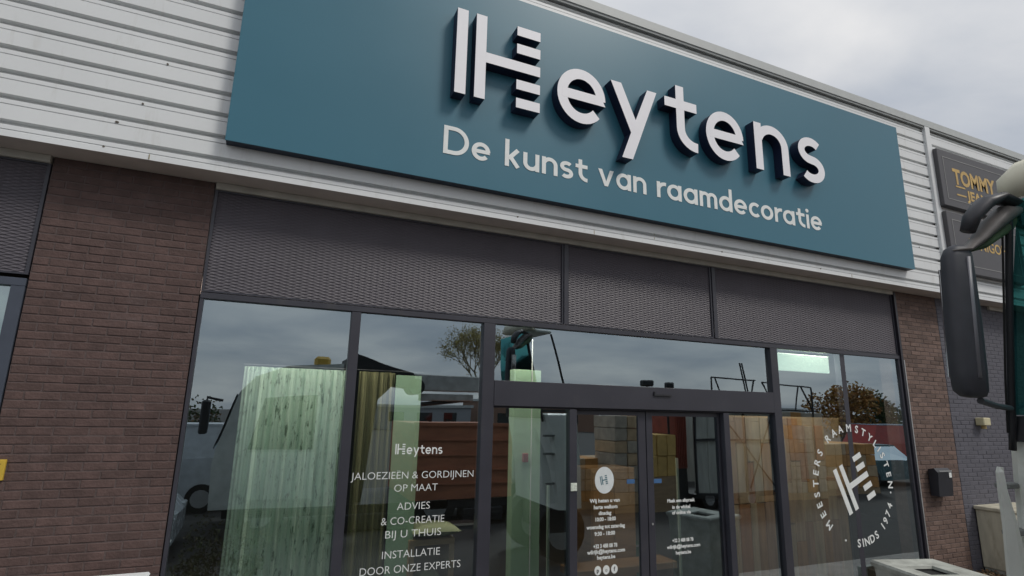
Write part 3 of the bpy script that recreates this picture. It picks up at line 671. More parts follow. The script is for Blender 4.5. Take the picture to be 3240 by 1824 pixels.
for x0_, x1_, y0_, z1_, lab, m_ in ((2.13, 2.46, 1.2, 0.74, 'dark framed board standing inside left of the mint column', mat('dark_board', (0.05, 0.04, 0.045), 0.6)), (4.4, 5.0, 1.4, 0.3, 'low dark green counter inside behind the right sliding door', mat('green_counter', (0.05, 0.10, 0.06), 0.6))):
    t = thing('display_board', ((x0_+x1_)/2, y0_, GZ+0.09), lab, 'display stand')
    b = MB(); b.bbox(x0_, x1_, y0_, y0_+0.3, GZ+0.09, z1_, 0.006); b.build('body', m_, t)
    b = MB()
    b.box(x0_-0.02, x0_+0.01, y0_-0.02, y0_-0.002, GZ+0.09, z1_+0.02); b.box(x0_+0.0105, x1_, y0_-0.02, y0_-0.002, z1_, z1_+0.02); b.build('edge_frame', mat('grey_edge', (0.22, 0.22, 0.23), 0.5), t)
# warm timber sample wall seen through the right window
TS = [mat('sample_'+n, c, 0.7, var=0.25, scale=3, stretch=(5, 5, 0.6)) for n, c in (('beige', (0.40, 0.28, 0.18)), ('rust', (0.36, 0.17, 0.08)), ('sand', (0.42, 0.31, 0.20)), ('ochre', (0.38, 0.21, 0.10)), ('clay', (0.36, 0.22, 0.14)))]
sw = thing('sample_wall', (7.0, 0.9, GZ+0.09), 'wall of beige and rust coloured fabric samples behind the round emblem', 'display wall')
b = MB(); b.box(6.0, 8.35, 0.98, 1.02, GZ+0.09, 2.02); b.build('backing_board', WOOD, sw)
x = 6.02; k = 0
while x < 8.2:
    w = random.choice((0.12, 0.16, 0.2)); top = 2.0 if x < 7.35 else (1.15 if x > 7.9 else 1.9); z = GZ+0.12
    while z < top-0.05:
        h_ = min(random.choice((0.55, 0.8, 1.1)), top-z); b = MB(); b.bbox(x+0.003, x+w-0.003, 0.945-random.random()*0.02, 0.979, z+0.003, z+h_-0.003, 0.003)
        b.build('fabric_sample', TS[(k*7+int(z*3)) % 5], sw); z += h_; k += 1
    x += w

wk = thing('wood_cabinet', (4.3, 1.4, GZ+0.09), 'orange brown wooden cabinet inside behind the left sliding door', 'cabinet')
OW = mat('orange_wood', (0.25, 0.14, 0.065), 0.5, var=0.2, scale=3, stretch=(1, 1, 6))
b = MB(); b.bbox(3.95, 4.62, 1.2, 1.65, GZ+0.09, 1.32, 0.006); b.build('body', OW, wk)
b = MB(); b.bbox(3.97, 4.28, 1.18, 1.199, 0.0, 1.28, 0.004); b.build('door', OW, wk)
b = MB(); b.bbox(4.29, 4.60, 1.18, 1.199, 0.0, 1.28, 0.004); b.build('door', OW, wk)
wt = thing('low_table', (4.1, 0.9, GZ+0.09), 'low wooden table inside at the foot of the left sliding door', 'table')
b = MB(); b.bbox(3.45, 4.9, 0.75, 1.1, 0.18, 0.26, 0.006); b.build('tabletop', OW, wt)
for x in (3.5, 4.8):
    b = MB(); b.bbox(x, x+0.07, 0.8, 1.05, GZ+0.09, 0.179, 0.004); b.build('leg', OW, wt)
# ------------------------------------------------------------------ small things on the facade
mbx = thing('letterbox', (8.92, -0.07, 1.35-0.38), 'small black letterbox on the right brown brick pier', 'letterbox')
b = MB(); b.prism([(-0.13, 0.985), (-0.02, 0.985), (-0.02, 1.34), (-0.10, 1.36), (-0.15, 1.30)], 8.74, 9.06, axis='x'); b.build('body', mat('black_letterbox', (0.020, 0.021, 0.028), 0.4), mbx)
b = MB(); b.box(8.98, 9.035, -0.155, -0.151, 1.235, 1.30); b.build('label', DECAL, mbx)
b = MB(); b.box(8.76, 9.04, -0.160, -0.152, 1.315, 1.33); b.build('flap_edge', STEEL, mbx)
wl = thing('wall_lamp', (10.19, -0.05, 1.93), 'small cream wall lamp box on the grey painted bricks', 'lamp')
b = MB(); b.bbox(10.09, 10.27, -0.12, 0.0, 1.955, 2.07, 0.01); b.build('housing', mat('cream_plastic', (0.55, 0.50, 0.32), 0.5), wl)
b = MB(); b.cyl((10.18, -0.06, 1.905), 'z', 0.035, 0.05, 12); b.build('sensor', mat('amber_lens', (0.35, 0.25, 0.10), 0.4), wl)
pk = thing('warning_plate', (-1.7, -0.02, 1.46), 'small yellow plate at the left edge of the wide brick pier', 'sign')
b = MB(); b.bbox(-1.82, -1.575, -0.032, -0.004, 1.467, 1.607, 0.003); b.build('plate', mat('yellow_plate', (0.62, 0.42, 0.05), 0.5), pk)
b = MB(); put_text(b, 'i', -1.615, 1.50, 0.09, -0.034, bold=0.004); b.box(-1.70, -1.60, -0.034, -0.0322, 1.575, 1.581); b.box(-1.64, -1.60, -0.034, -0.0322, 1.495, 1.501); b.build('marking', mat('brown_ink', (0.20, 0.10, 0.02), 0.5), pk)
# utility cabinet
uc = thing('utility_cabinet', (10.2, -0.35, GZ), 'weathered cream utility cabinet against the grey painted wall', 'cabinet')
CAB = mat('cream_cabinet', (0.50, 0.47, 0.37), 0.7, var=0.12, scale=5, stretch=(3, 3, 0.6), dirt=((0.24, 0.20, 0.13), 6, 0.52, (1.5, 1.5, 0.5), 0.6))
b = MB(); b.bbox(9.74, 10.72, -0.42, -0.01, -0.02, 0.765, 0.01); b.build('body', CAB, uc)
b = MB(); b.bbox(9.71, 10.75, -0.46, -0.005, 0.766, 0.815, 0.008); b.build('lid', CAB, uc)
b = MB(); b.bbox(9.78, 10.22, -0.436, -0.421, 0.02, 0.74, 0.004); b.build('door', CAB, uc)
b = MB(); b.bbox(10.23, 10.68, -0.436, -0.421, 0.02, 0.74, 0.004); b.build('door', CAB, uc)
b = MB(); b.box(10.25, 10.275, -0.45, -0.437, 0.62, 0.72); b.build('handle', BLACKP, uc)
b = MB(); b.box(9.76, 10.70, -0.40, -0.02, GZ, -0.021); b.build('plinth', CONC, uc)
# raised planting bed with leaf litter
pb = MB(); pb.box(8.2, 12.5, -0.62, -0.003, GZ+0.127, -0.075)
bed = pb.build('planting_bed', mat('dark_soil', (0.10, 0.07, 0.045), 0.95, var=0.3, scale=20, bump=1, bscale=60)); tag(bed, 'low raised bed with brown litter along the wall foot', 'planting bed')
b = MB(); b.box(8.1, 12.6, -0.70, -0.625, GZ+0.127, -0.05); b.build('kerb', CONC, bed)
lb = MB()
for i in range(2600):
    x, y, z = random.uniform(8.22, 12.5), random.uniform(-0.61, -0.01), -0.072+random.random()*0.05; a = random.random()*6.28; q = random.uniform(0.012, 0.03)
    ux, uy = math.cos(a)*q, math.sin(a)*q; tl = random.uniform(-.6, .6)*q
    lb.add([(x-ux, y-uy, z-tl), (x+uy*.6, y-ux*.6, z), (x+ux, y+uy, z+tl), (x-uy*.6, y+ux*.6, z)], [(0,1,2,3)], random.randrange(3))
lb.build('leaf_litter', [mat('leaf_rust', (0.16, 0.08, 0.03), 0.8), mat('leaf_tan', (0.24, 0.17, 0.09), 0.8), mat('leaf_dark', (0.07, 0.05, 0.03), 0.8)], bed, kind='stuff')
# concrete litter bin
bn = thing('litter_bin', (6.2, -1.45, GZ), 'square weathered concrete litter bin with a dark top opening', 'litter bin')
def bin_pts(hw, z, ang=R(-16), cx=6.10, cy=-1.50): return [(cx+hw*(sx*math.cos(ang)-sy*math.sin(ang)), cy+hw*(sx*math.sin(ang)+sy*math.cos(ang)), z) for sx, sy in ((-1,-1),(1,-1),(1,1),(-1,1))]
b = MB(); b.rings([bin_pts(0.30, GZ+0.125), bin_pts(0.33, 0.50), bin_pts(0.335, 0.56)]); b.build('body', CONC, bn)
b = MB(); b.rings([bin_pts(0.35, 0.561), bin_pts(0.36, 0.60), bin_pts(0.345, 0.62), bin_pts(0.15, 0.605), bin_pts(0.14, 0.57)], cap=False); b.build('rim', CONC, bn)
b = MB(); b.add(bin_pts(0.14, 0.565), [(0,1,2,3)]); b.rings([bin_pts(0.139, 0.566), bin_pts(0.139, 0.58)], cap=False); b.build('opening', RUBBER, bn)
# white low post bottom left
wc = thing('white_cabinet', (-0.80, -0.72, GZ), 'white rounded top of a low cabinet before the wide brick pier', 'cabinet')
WM = mat('white_enamel', (0.75, 0.76, 0.76), 0.4, var=0.03)
b = MB(); b.bbox(-1.02, -0.585, -0.75, -0.275, GZ+0.125, 0.83, 0.02); b.build('body', WM, wc)
b = MB(); b.bbox(-1.035, -0.57, -0.77, -0.26, 0.831, 0.858, 0.012); b.build('lid', WM, wc)


# ------------------------------------------------------------------ near truck cab at the right edge
tk = thing('truck', (4.9, -4.1, GZ), 'cream white truck cab at the right edge with teal windscreen and black mirror', 'truck')
def rrect(cx, cy, wx, wy, z, ang=0.0, n=5, rr=0.4):
    pts = []; r_ = min(wx, wy)*rr
    for (sx, sy, a0) in ((1,1,0),(-1,1,90),(-1,-1,180),(1,-1,270)):
        for k in range(n):
            a = R(a0+90*k/(n-1)); x = sx*(wx/2-r_)+r_*math.cos(a); y = sy*(wy/2-r_)+r_*math.sin(a)
            pts.append((cx+x*math.cos(ang)-y*math.sin(ang), cy+x*math.sin(ang)+y*math.cos(ang), z))
    return pts
MA = R(-24)
def mloft(b, prof, cx, cy, wx, wy, n=6, rr=0.42):
    b.rings([rrect(cx+dx_+0.48*(z-2.6)*0.045, cy-0.87*(z-2.6)*0.045, wx*k, wy*k2, z, MA, n, rr) for z, k, k2, dx_ in prof])
b = MB(); mloft(b, ((2.150, .30, .4, .05), (2.158, .68, .7, .03), (2.19, .92, .95, .01), (2.30, 1, 1, 0), (2.60, 1.0, 1, -.005), (2.85, .93, .95, -.01), (2.98, .86, .9, -.01), (3.03, .70, .8, 0), (3.05, .4, .5, .0)), 3.750, -3.285, 0.185, 0.12)
mir = b.build('mirror_housing', mat('worn_black_housing', (0.050, 0.052, 0.062), 0.55, var=0.15, scale=9), tk, smooth=True)
b = MB(); b.rings([rrect(3.743+0.022*(z-2.6), -3.346-0.040*(z-2.6), 0.022, 0.016, z, MA, 4, .4) for z in (2.26, 2.6, 2.97)]); b.build('ridge', mat('grey_plastic', (0.20, 0.20, 0.22), 0.4), mir, smooth=True)
b = MB(); b.rings([rrect(3.77+0.022*(z-2.6), -3.212-0.040*(z-2.6), 0.10, 0.012, z, MA, 4, .3) for z in (2.27, 2.92)]); b.build('mirror_glass', mat('mirror_silver', (0.6, 0.6, 0.6), 0.05, 1.0), mir)
ARM = mat('grey_brown_arm', (0.165, 0.150, 0.140), 0.5, var=0.35, scale=7); ARM2 = mat('green_arm_underside', (0.085, 0.140, 0.070), 0.6, var=0.5, scale=7)  # underside is a darker, greener tone than the arm
def blade(b, path):
    rg = []
    for i, (p, w, h_) in enumerate(path):
        p = Vector(p); q = Vector(path[min(i+1, len(path)-1)][0]) - Vector(path[max(i-1, 0)][0]); q.normalize()
        up = Vector((0,0,1)); up = (up - q*up.dot(q)).normalized(); sd_ = q.cross(up)
        rg.append([tuple(p + up*h_*math.sin(2*math.pi*k/12) + sd_*w*math.cos(2*math.pi*k/12)) for k in range(12)])
    b.rings(rg)
b = MB(); blade(b, (((4.12,-3.47,3.33),.05,.02), ((4.00,-3.44,3.355),.07,.03), ((3.90,-3.41,3.31),.07,.045), ((3.83,-3.37,3.22),.06,.045), ((3.81,-3.35,3.14),.045,.04)))
b.build('mirror_arm', mat('dark_arm', (0.045, 0.045, 0.052), 0.45), tk, smooth=True)
b = MB(); blade(b, (((4.18,-3.44,3.30),.05,.03), ((4.06,-3.43,3.265),.075,.052), ((3.95,-3.40,3.175),.08,.045), ((3.87,-3.36,3.085),.07,.03), ((3.79,-3.33,3.02),.055,.016), ((3.69,-3.31,3.01),.02,.006)))
b.build('mirror_arm', ARM, tk, smooth=True)
b = MB(); blade(b, (((4.18,-3.43,3.27),.03,.03), ((4.12,-3.40,3.20),.045,.045), ((4.04,-3.38,3.14),.04,.03), ((3.95,-3.35,3.07),.04,.022), ((3.86,-3.32,3.03),.02,.008)))
b.build('arm_underside', ARM2, tk, smooth=True)
b = MB(); blade(b, (((4.17,-3.38,3.44),.02,.02), ((4.17,-3.41,3.45),.075,.075), ((4.20,-3.50,3.50),.11,.11), ((4.25,-3.9,3.54),.12,.12), ((4.25,-4.5,3.54),.12,.12), ((4.23,-4.72,3.5),.05,.05)))
b.build('roof_visor', mat('cream_visor', (0.84, 0.80, 0.64), 0.5, var=0.06), tk, smooth=True)
b = MB(); b.bbox(4.28, 4.62, -4.74, -3.50, 3.37, 3.43, 0.02); b.build('roof', TRUCKW, tk)
b = MB(); b.tube([(4.09,-3.45,3.34), (4.112,-3.425,3.2), (4.155,-3.355,2.847), (4.228,-3.250,2.277), (4.272,-3.192,1.953), (4.29,-3.17,1.85)], 0.021, 8); b.build('windscreen_pillar', BLACKP, tk, smooth=True)
b = MB(); b.tube([(4.075,-3.41,3.227), (4.125,-3.34,2.847), (4.198,-3.235,2.277), (4.245,-3.18,1.953)], 0.006, 6); b.build('window_seal', RUBBER, tk)
b = MB()
ws = []
for z, x, y0_ in ((3.36, 4.12, -3.47), (2.85, 4.165, -3.37), (2.28, 4.238, -3.265), (2.06, 4.27, -3.225)):
    ws.append([(x-0.03*math.sin(math.pi*k/8)+(0.03 if z > 3 else 0), y0_+(-4.72-y0_)*k/8, z) for k in range(9)])
o = 0
for rw in ws: b.v += rw
for i in range(3):
    for k in range(8): b.f.append((i*9+k, i*9+k+1, (i+1)*9+k+1, (i+1)*9+k)); b.m.append(0)
b.build('windscreen', TGLASS, tk, smooth=True)
b = MB(); b.prism([(4.285, -3.20), (4.30, -3.20), (4.34, -4.72), (4.30, -4.72)], 1.90, 2.055, axis='z'); b.build('dark_apron', BLACKP, tk)
b = MB(); b.tube([(3.83, -3.27, 2.135), (4.0, -3.26, 2.11), (4.26, -3.215, 2.10)], [0.02, 0.018, 0.018], 8); b.build('lower_mirror_arm', mat('grey_bracket', (0.09, 0.09, 0.10), 0.5), tk)
b = MB(); b.prism([(4.34, -3.48), (4.95, -3.48), (4.95, -4.74), (4.34, -4.74)], 2.0, 2.05, axis='z'); b.tube([(4.93, -3.50, 1.98), (4.90, -3.50, 2.4), (4.60, -3.50, 3.36)], 0.02, 6); b.tube([(4.93, -4.70, 1.98), (4.90, -4.70, 2.4), (4.60, -4.70, 3.36)], 0.02, 6); b.build('rear_frame', BLACKP, tk)
b = MB(); 
rg = []
for z, x, y in ((1.985, 4.33, -3.22), (1.96, 4.31, -3.17), (1.89, 4.325, -3.15), (1.64, 4.372, -3.11), (1.51, 4.40, -3.09), (1.31, 4.43, -3.06), (1.08, 4.47, -3.03), (0.5, 4.50, -3.0)):
    rg.append([(x, y-0.14, z), (x+0.01, y-0.02, z), (x+0.06, y+0.03, z), (4.95, y+0.03, z), (4.95, -4.78, z), (x+0.06, -4.78, z), (x, -4.66, z)])
b.rings(rg); b.build('lower_cab', TRUCKW, tk)
b = MB()
rg = []
BL = ((4.103,-3.180,1.752),(4.092,-3.176,1.723),(4.113,-3.160,1.616),(4.16,-3.133,1.417),(4.216,-3.088,1.124),(4.26,-3.04,.6)); BR = ((4.125,-3.172,1.752),(4.150,-3.168,1.708),(4.185,-3.160,1.609),(4.28,-3.140,1.406),(4.38,-3.110,1.108),(4.45,-3.06,.6))
for (a0, a1, a2), (b0, b1, b2) in zip(BL, BR):
    rg.append([(a0, a1, a2), (a0*.5+b0*.5-0.012, a1*.5+b1*.5-0.022, a2), (b0, b1, a2), (b0+0.012, b1+0.022, a2), (a0+0.014, a1+0.024, a2)])
b.rings(rg); b.build('corner_deflector', TRUCKW, tk)
for z in (1.635, 1.36, 0.9):
    b = MB(); b.bbox(4.27, 4.46, -3.13, -3.05, z-0.02, z+0.01, 0.006); b.build('step', mat('grey_step', (0.20, 0.21, 0.20), 0.6), tk)
for yy in (-3.45, -4.5):
    b = MB(); b.cyl((4.75, yy-0.14, GZ+0.48), 'y', 0.46, 0.28, 24); w_ = b.build('wheel', RUBBER, tk); b = MB(); b.cyl((4.75, yy-0.145, GZ+0.48), 'y', 0.27, 0.29, 18); b.build('rim', STEEL, w_)
b = MB(); b.box(4.5, 4.95, -4.6, -3.3, 0.1, 0.49); b.build('chassis', BLACKP, tk)

# ------------------------------------------------------------------ yard behind the camera (seen reflected in the glazing)
def wheel(root, x, y, rad, w=0.28, sgn=1):
    b = MB(); b.cyl((x, y-w/2, GZ+rad), 'y', rad, w, 24); o_ = b.build('wheel', RUBBER, root)
    b = MB(); b.cyl((x, y-w/2-0.01, GZ+rad), 'y', rad*0.58, w+0.02, 18); b.build('rim', STEEL, o_)
ct = thing('crane_truck', (3.0, -8.1, GZ), 'white crane truck facing left reflected in the shop windows', 'truck')
b = MB(); prof = [(-0.62, 0.15), (-0.66, 0.9), (-0.62, 1.25), (-0.35, 2.25), (-0.10, 2.55), (0.45, 2.78), (1.50, 2.88), (1.52, 0.15)]
b.prism(prof, -9.0, -6.62, axis='y'); cab_ = b.build('cab', mat('white_cab_paint', (0.62, 0.64, 0.60), 0.35), ct)
b = MB(); b.prism([(-0.10, 1.20), (0.10, 2.15), (1.05, 2.25), (1.05, 1.20)], -6.617, -6.60, axis='y'); b.build('side_window', CARGL, cab_)
b = MB(); b.prism([(-0.675, 1.22), (-0.40, 2.22), (-0.38, 2.21), (-0.655, 1.21)], -8.9, -6.72, axis='y'); b.build('windscreen', CARGL, cab_)
b = MB(); b.box(-0.05, 1.1, -6.618, -6.612, 0.3, 1.15); b.build('door', TRUCKW, cab_)
b = MB(); b.bbox(0.95, 1.25, -6.95, -6.65, 2.80, 3.0, 0.05); b.build('beacon', mat('amber_beacon', (0.65, 0.42, 0.08), 0.3), cab_)
b = MB(); b.bbox(-0.95, -0.80, -6.60, -6.45, 1.5, 2.1, 0.03); b.tube([(-0.62,-6.65,2.1), (-0.87,-6.52,2.15), (-0.87,-6.52,2.0)], 0.025, 6); b.build('mirror', BLACKP, ct)
b = MB(); b.box(-0.4, 7.0, -8.9, -6.7, -0.02, 0.14); b.build('chassis', BLACKP, ct)
b = MB(); b.bbox(1.3, 3.0, -7.1, -6.66, -0.34, -0.03, 0.02); b.bbox(4.2, 5.1, -7.1, -6.66, -0.30, -0.03, 0.02); b.bbox(6.1, 7.0, -7.1, -6.66, -0.30, -0.03, 0.02); b.build('side_tank', BLACKP, ct)
b = MB(); b.prism([(1.58, 0.15), (1.58, 3.0), (1.80, 3.12), (2.35, 2.95), (3.05, 2.78), (3.15, 2.45), (2.6, 2.5), (2.3, 2.2), (2.1, 0.15)], -7.6, -6.95, axis='y'); b.build('crane_column', mat('black_crane', (0.02, 0.02, 0.022), 0.5), ct)
b = MB(); b.bbox(3.05, 4.85, -7.35, -7.05, 2.42, 2.78, 0.02); b.bbox(3.25, 4.5, -7.30, -7.1, 2.20, 2.36, 0.02); b.build('crane_boom', mat('pale_boom', (0.50, 0.50, 0.48), 0.5, var=0.2), ct)
b = MB(); b.cyl((3.12, -7.45, 2.5), 'y', 0.17, 0.5, 18); b.tube([(3.3, -7.2, 2.12), (4.5, -7.2, 2.25)], 0.05, 8); b.build('crane_ram', BLACKP, ct)
b = MB(); b.box(4.9, 5.02, -7.3, -7.1, 0.15, 2.7); b.build('crane_stand', STEEL, ct)
for x in (0.2, 3.6, 5.6): wheel(ct, x, -6.85, 0.44)
for x in (0.2, 3.6, 5.6): wheel(ct, x, -8.75, 0.44)
bc = thing('tipper_body', (4.2, -8.0, 0.15), 'rust brown ribbed skip on the crane truck reflected by the doors', 'skip')
RUST = mat('rust_brown_paint', (0.46, 0.17, 0.09), 0.6, var=0.2, scale=2, stretch=(1, 1, 4))
b = MB(); b.box(3.05, 5.3, -8.9, -6.66, 0.16, 1.70); b.build('body', RUST, bc)
b = MB()
for z in (0.45, 0.75, 1.05, 1.35): b.box(3.05, 5.3, -6.66, -6.625, z, z+0.03)
b.box(3.03, 5.32, -6.66, -6.61, 1.66, 1.73); b.build('rib', RUST, bc)
# goods stacked in the yard
def block_stack(x0, x1, y, z0, z1, rows, cols, m, lab, name='block_stack', group=None, depth=1.0):
    t = thing(name, ((x0+x1)/2, y-depth/2, GZ), lab, 'stack of goods', group)
    b = MB(); b.box(x0, x1, y-depth, y-0.02, GZ, z0); b.build('pallet', WOOD, t)
    rh = (z1-z0)/rows; cw = (x1-x0)/cols
    for i in range(rows):
        for j in range(cols):
            b = MB(); q = random.uniform(0, .03); b.bbox(x0+j*cw+0.01, x0+(j+1)*cw-0.01, y-depth+q, y-q, z0+i*rh+0.008, z0+(i+1)*rh-0.005, 0.01); b.build('package', m[random.randrange(len(m))], t)
ORA = mat('orange_block', (0.60, 0.30, 0.10), 0.8, var=0.2); TAN = mat('tan_card', (0.58, 0.42, 0.26), 0.85, var=0.15); YEL = mat('yellow_crate', (0.70, 0.46, 0.15), 0.7, var=0.15); DRED = mat('dark_red_steel', (0.30, 0.07, 0.045), 0.6, var=0.2)
SAND = mat('pale_sand_bag', (0.48, 0.42, 0.34), 0.9, var=0.2)
block_stack(6.55, 7.15, -6.9, -0.2, 1.45, 6, 2, [ORA, TAN], 'narrow orange block stack reflected in the left sliding door')
block_stack(7.4, 8.7, -7.6, -0.2, 0.85, 4, 3, [TAN, ORA, SAND], 'wide tan package stack reflected in the left sliding door')
block_stack(8.2, 9.0, -6.8, -0.2, 1.95, 7, 2, [SAND, TAN], 'tall pale package stack reflected beside the door stiles')
block_stack(9.1, 10.02, -6.7, 0.45, 1.50, 2, 3, [YEL], 'yellow crate stack reflected in the right sliding door')
t = thing('red_container', (10.9, -8.2, GZ), 'dark red steel container reflected in the right sliding door', 'container')
b = MB(); b.box(10.05, 10.42, -9.2, -6.75, 0.65, 2.2); b.build('body', DRED, t)
b = MB()
for k in range(6): b.box(10.07+k*0.058, 10.095+k*0.058, -6.75, -6.72, 0.7, 2.15)
b.build('rib', DRED, t)
b = MB(); b.box(10.05, 10.42, -9.2, -6.78, GZ, 0.649); b.build('frame', BLACKP, t)
# trailer with grey boards and bracing
tr = thing('board_trailer', (11.8, -7.8, GZ), 'grey boarded trailer with crossed braces reflected right of the doors', 'trailer')
GB = mat('grey_board', (0.52, 0.53, 0.48), 0.8, var=0.15, scale=3, stretch=(3, 3, 0.5))
x = 10.5
while x < 13.2:
    b = MB(); b.bbox(x+0.006, x+0.44, -6.62, -6.56, 0.05, 2.08, 0.004); b.build('board', GB, tr); x += 0.45
b = MB()
for z in (2.09, 1.35, 0.0): b.box(10.48, 13.2, -6.555, -6.50, z, z+0.05)
for x in (10.48, 11.3, 12.1, 13.15): b.box(x, x+0.05, -6.555, -6.505, 0.05, 2.08)
b.tube([(11.4,-6.5,1.95), (13.1,-6.5,0.15)], 0.022, 6); b.tube([(13.1,-6.49,1.95), (12.2,-6.49,0.15)], 0.022, 6); b.build('brace_frame', BLACKP, tr)
b = MB(); b.box(10.5, 13.2, -8.9, -6.65, -0.10, 0.0); b.build('bed', BLACKP, tr)
for x in (11.0, 12.4): wheel(tr, x, -6.8, 0.27)
b = MB(); b.box(10.5, 13.2, -9.0, -8.95, 0, 2.08); b.build('rear_side', GB, tr)
sc_ = thing('scaffold_frame', (13.5, -7.2, GZ), 'thin black scaffold frame standing above the reflected trailer', 'scaffold')
b = MB()
for (x0_, z0_), (x1_, z1_) in (((11.5, 3.05), (13.15, 3.03)), ((13.4, 2.98), (15.4, 2.9)), ((11.5, 3.05), (11.45, GZ)), ((11.62, 3.05), (12.05, 2.1)), ((13.1, 3.03), (12.9, 2.1)), ((12.7, 3.5), (13.0, 2.1)), ((12.62, 3.5), (12.9, 2.1)), ((13.4, 2.98), (13.9, 2.2)), ((14.0, 2.95), (13.95, 2.2)), ((14.9, 2.92), (14.7, 2.2)), ((15.0, 2.92), (15.4, 2.2)), ((15.4, 2.9), (15.4, GZ)), ((13.3, 2.2), (15.6, 2.2))):
    b.tube([(x0_, -7.0, z0_), (x1_, -7.0, z1_)], 0.022, 6)
b.build('tubes', BLACKP, sc_)
block_stack(13.5, 16.2, -7.3, -0.2, 2.15, 6, 6, [SAND, TAN, SAND, ORA], 'long sand and tan package stack reflected in the right window', depth=1.6)
block_stack(16.6, 19.0, -7.6, -0.2, 1.2, 4, 5, [TAN, ORA], 'lower tan package stack at the far right of the reflected yard', depth=1.6)

# cars
def car(x, y, m, lab, L=4.2, h=1.45, rot=0, van=False, roofm=None):
    t = thing('parked_car' if not van else 'van', (x, y, GZ), lab, 'car' if not van else 'van'); t.rotation_euler = (0, 0, rot)
    ROOTL[t.name] = Vector((0,0,0)); w = 0.88
    pr = [(-L/2, 0.25), (-L/2, 0.62), (-L/2+0.15, 0.78), (-L*0.24, 0.92), (L*0.40, 0.95), (L/2, 0.85), (L/2, 0.25)] if not van else [(-L/2, 0.3), (-L/2, 0.9), (-L*0.38, 1.15), (L/2, 1.2), (L/2, 0.3)]
    b = MB(); b.prism(pr, -w, w, axis='y'); b.build('body', m, t)
    top = [(-L*0.24, 0.921), (-L*0.06, h), (L*0.28, h-0.02), (L*0.41, 0.951)] if not van else [(-L*0.38, 1.151), (-L*0.25, h), (L/2-0.02, h), (L/2-0.02, 1.201)]
    rg = []
    b = MB()
    n = len(top)
    ins = 0.16
    vs_ = [(a, -w+ (ins if z > 1.0+0.3*van else 0.03), z) for a, z in top] + [(a, w-(ins if z > 1.0+0.3*van else 0.03), z) for a, z in top]
    b.add(vs_, [tuple(range(n)), tuple(reversed(range(n, 2*n)))]+[(i, (i+1) % n, n+(i+1) % n, n+i) for i in range(n)][::1])
    b.build('cabin_windows', CARGL if not van else m, t)
    b = MB(); b.box(top[1][0]-0.02, top[2][0]+0.02, -w+0.14, w-0.14, h-0.04, h+0.012); b.build('roof', roofm or m, t)
    for sx in (-0.31, 0.30):
        for sy in (-1, 1):
            b = MB(); b.cyl((L*sx, sy*0.80-0.10, 0.32), 'y', 0.32, 0.2, 20); o_ = b.build('wheel', RUBBER, t); b = MB(); b.cyl((L*sx, sy*0.80-0.105, 0.32), 'y', 0.2, 0.21, 14); b.build('rim', STEEL, o_)
    for sy in (-0.6, 0.6):
        b = MB(); b.bbox(-L/2-0.02, -L/2+0.1, sy-0.15, sy+0.15, 0.58, 0.70, 0.02); b.build('headlight', mat('headlight_lens', (0.6, 0.62, 0.62), 0.1), t)
    return t
CW = mat('white_car_paint', (0.60, 0.62, 0.64), 0.25)
car(-3.1, -6.2, CW, 'white car reflected at the lower left edge of the first window', rot=math.pi)
car(-2.4, -10.5, mat('pale_grey_van_paint', (0.50, 0.53, 0.56), 0.3), 'pale grey van reflected behind the white car', L=4.8, h=1.95, van=True)
car(21.5, -9.5, mat('teal_car_paint', (0.08, 0.16, 0.18), 0.25), 'dark teal car reflected at the right window edge', rot=math.pi)
car(30.5, -15.0, mat('red_van_paint', (0.40, 0.04, 0.03), 0.3), 'red van with blue grey roof reflected at the far right', L=5.0, h=2.1, van=True, roofm=mat('blue_grey_roof', (0.25, 0.32, 0.40), 0.4))
# trees
def bare_tree(x, y, h, lab, m, leaves=0):
    t = thing('bare_tree', (x, y, GZ), lab, 'tree'); tr_ = MB(); br = MB()
    tr_.tube([(x, y, GZ), (x+.1, y, GZ+h*.2), (x, y, GZ+h*.38)], [h*.028, h*.02, h*.016], 8)
    rnd = random.Random(int(x*10))
    def grow(p, d_, l, r_, dep):
        q = p+d_*l; mid = p+d_*l*.5+Vector((rnd.uniform(-1,1), rnd.uniform(-1,1), rnd.uniform(-1,1)))*l*.06
        br.tube([p, mid, q], [r_, r_*.8, r_*.55], 4 if dep < 3 else 3, cap=False)
        if dep == 0: return
        for k in range(4 if dep > 2 else 3):
            nd = (d_+Vector((rnd.uniform(-1,1), rnd.uniform(-1,1), rnd.uniform(-.35,.9)))*.75).normalized()
            grow(q, nd, l*rnd.uniform(.62,.85), r_*.55, dep-1)
    top = Vector((x, y, GZ+h*.36))
    for k in range(5):
        a = k*1.26; grow(top, Vector((math.cos(a)*.6, math.sin(a)*.6, 1)).normalized(), h*.19, h*.010, 4)
    vs0 = list(br.v)
    if leaves:
        for i in range(leaves):
            p = Vector(rnd.choice(vs0)); p += Vector((rnd.gauss(0,.15), rnd.gauss(0,.15), rnd.gauss(0,.15)))
            if p.z < h*.42: continue
            a = Vector((rnd.uniform(-1,1), rnd.uniform(-1,1), rnd.uniform(-1,1))).normalized(); b_ = a.orthogonal().normalized()*.06; a = a*.13
            br.add([p-a*.5, p+b_, p+a*.5, p-b_], [(0,1,2,3)], 1)
    tr_.build('trunk', m, t); br.build('crown', [m, mat('yellow_leaf', (0.40, 0.34, 0.12), 0.8)], t)
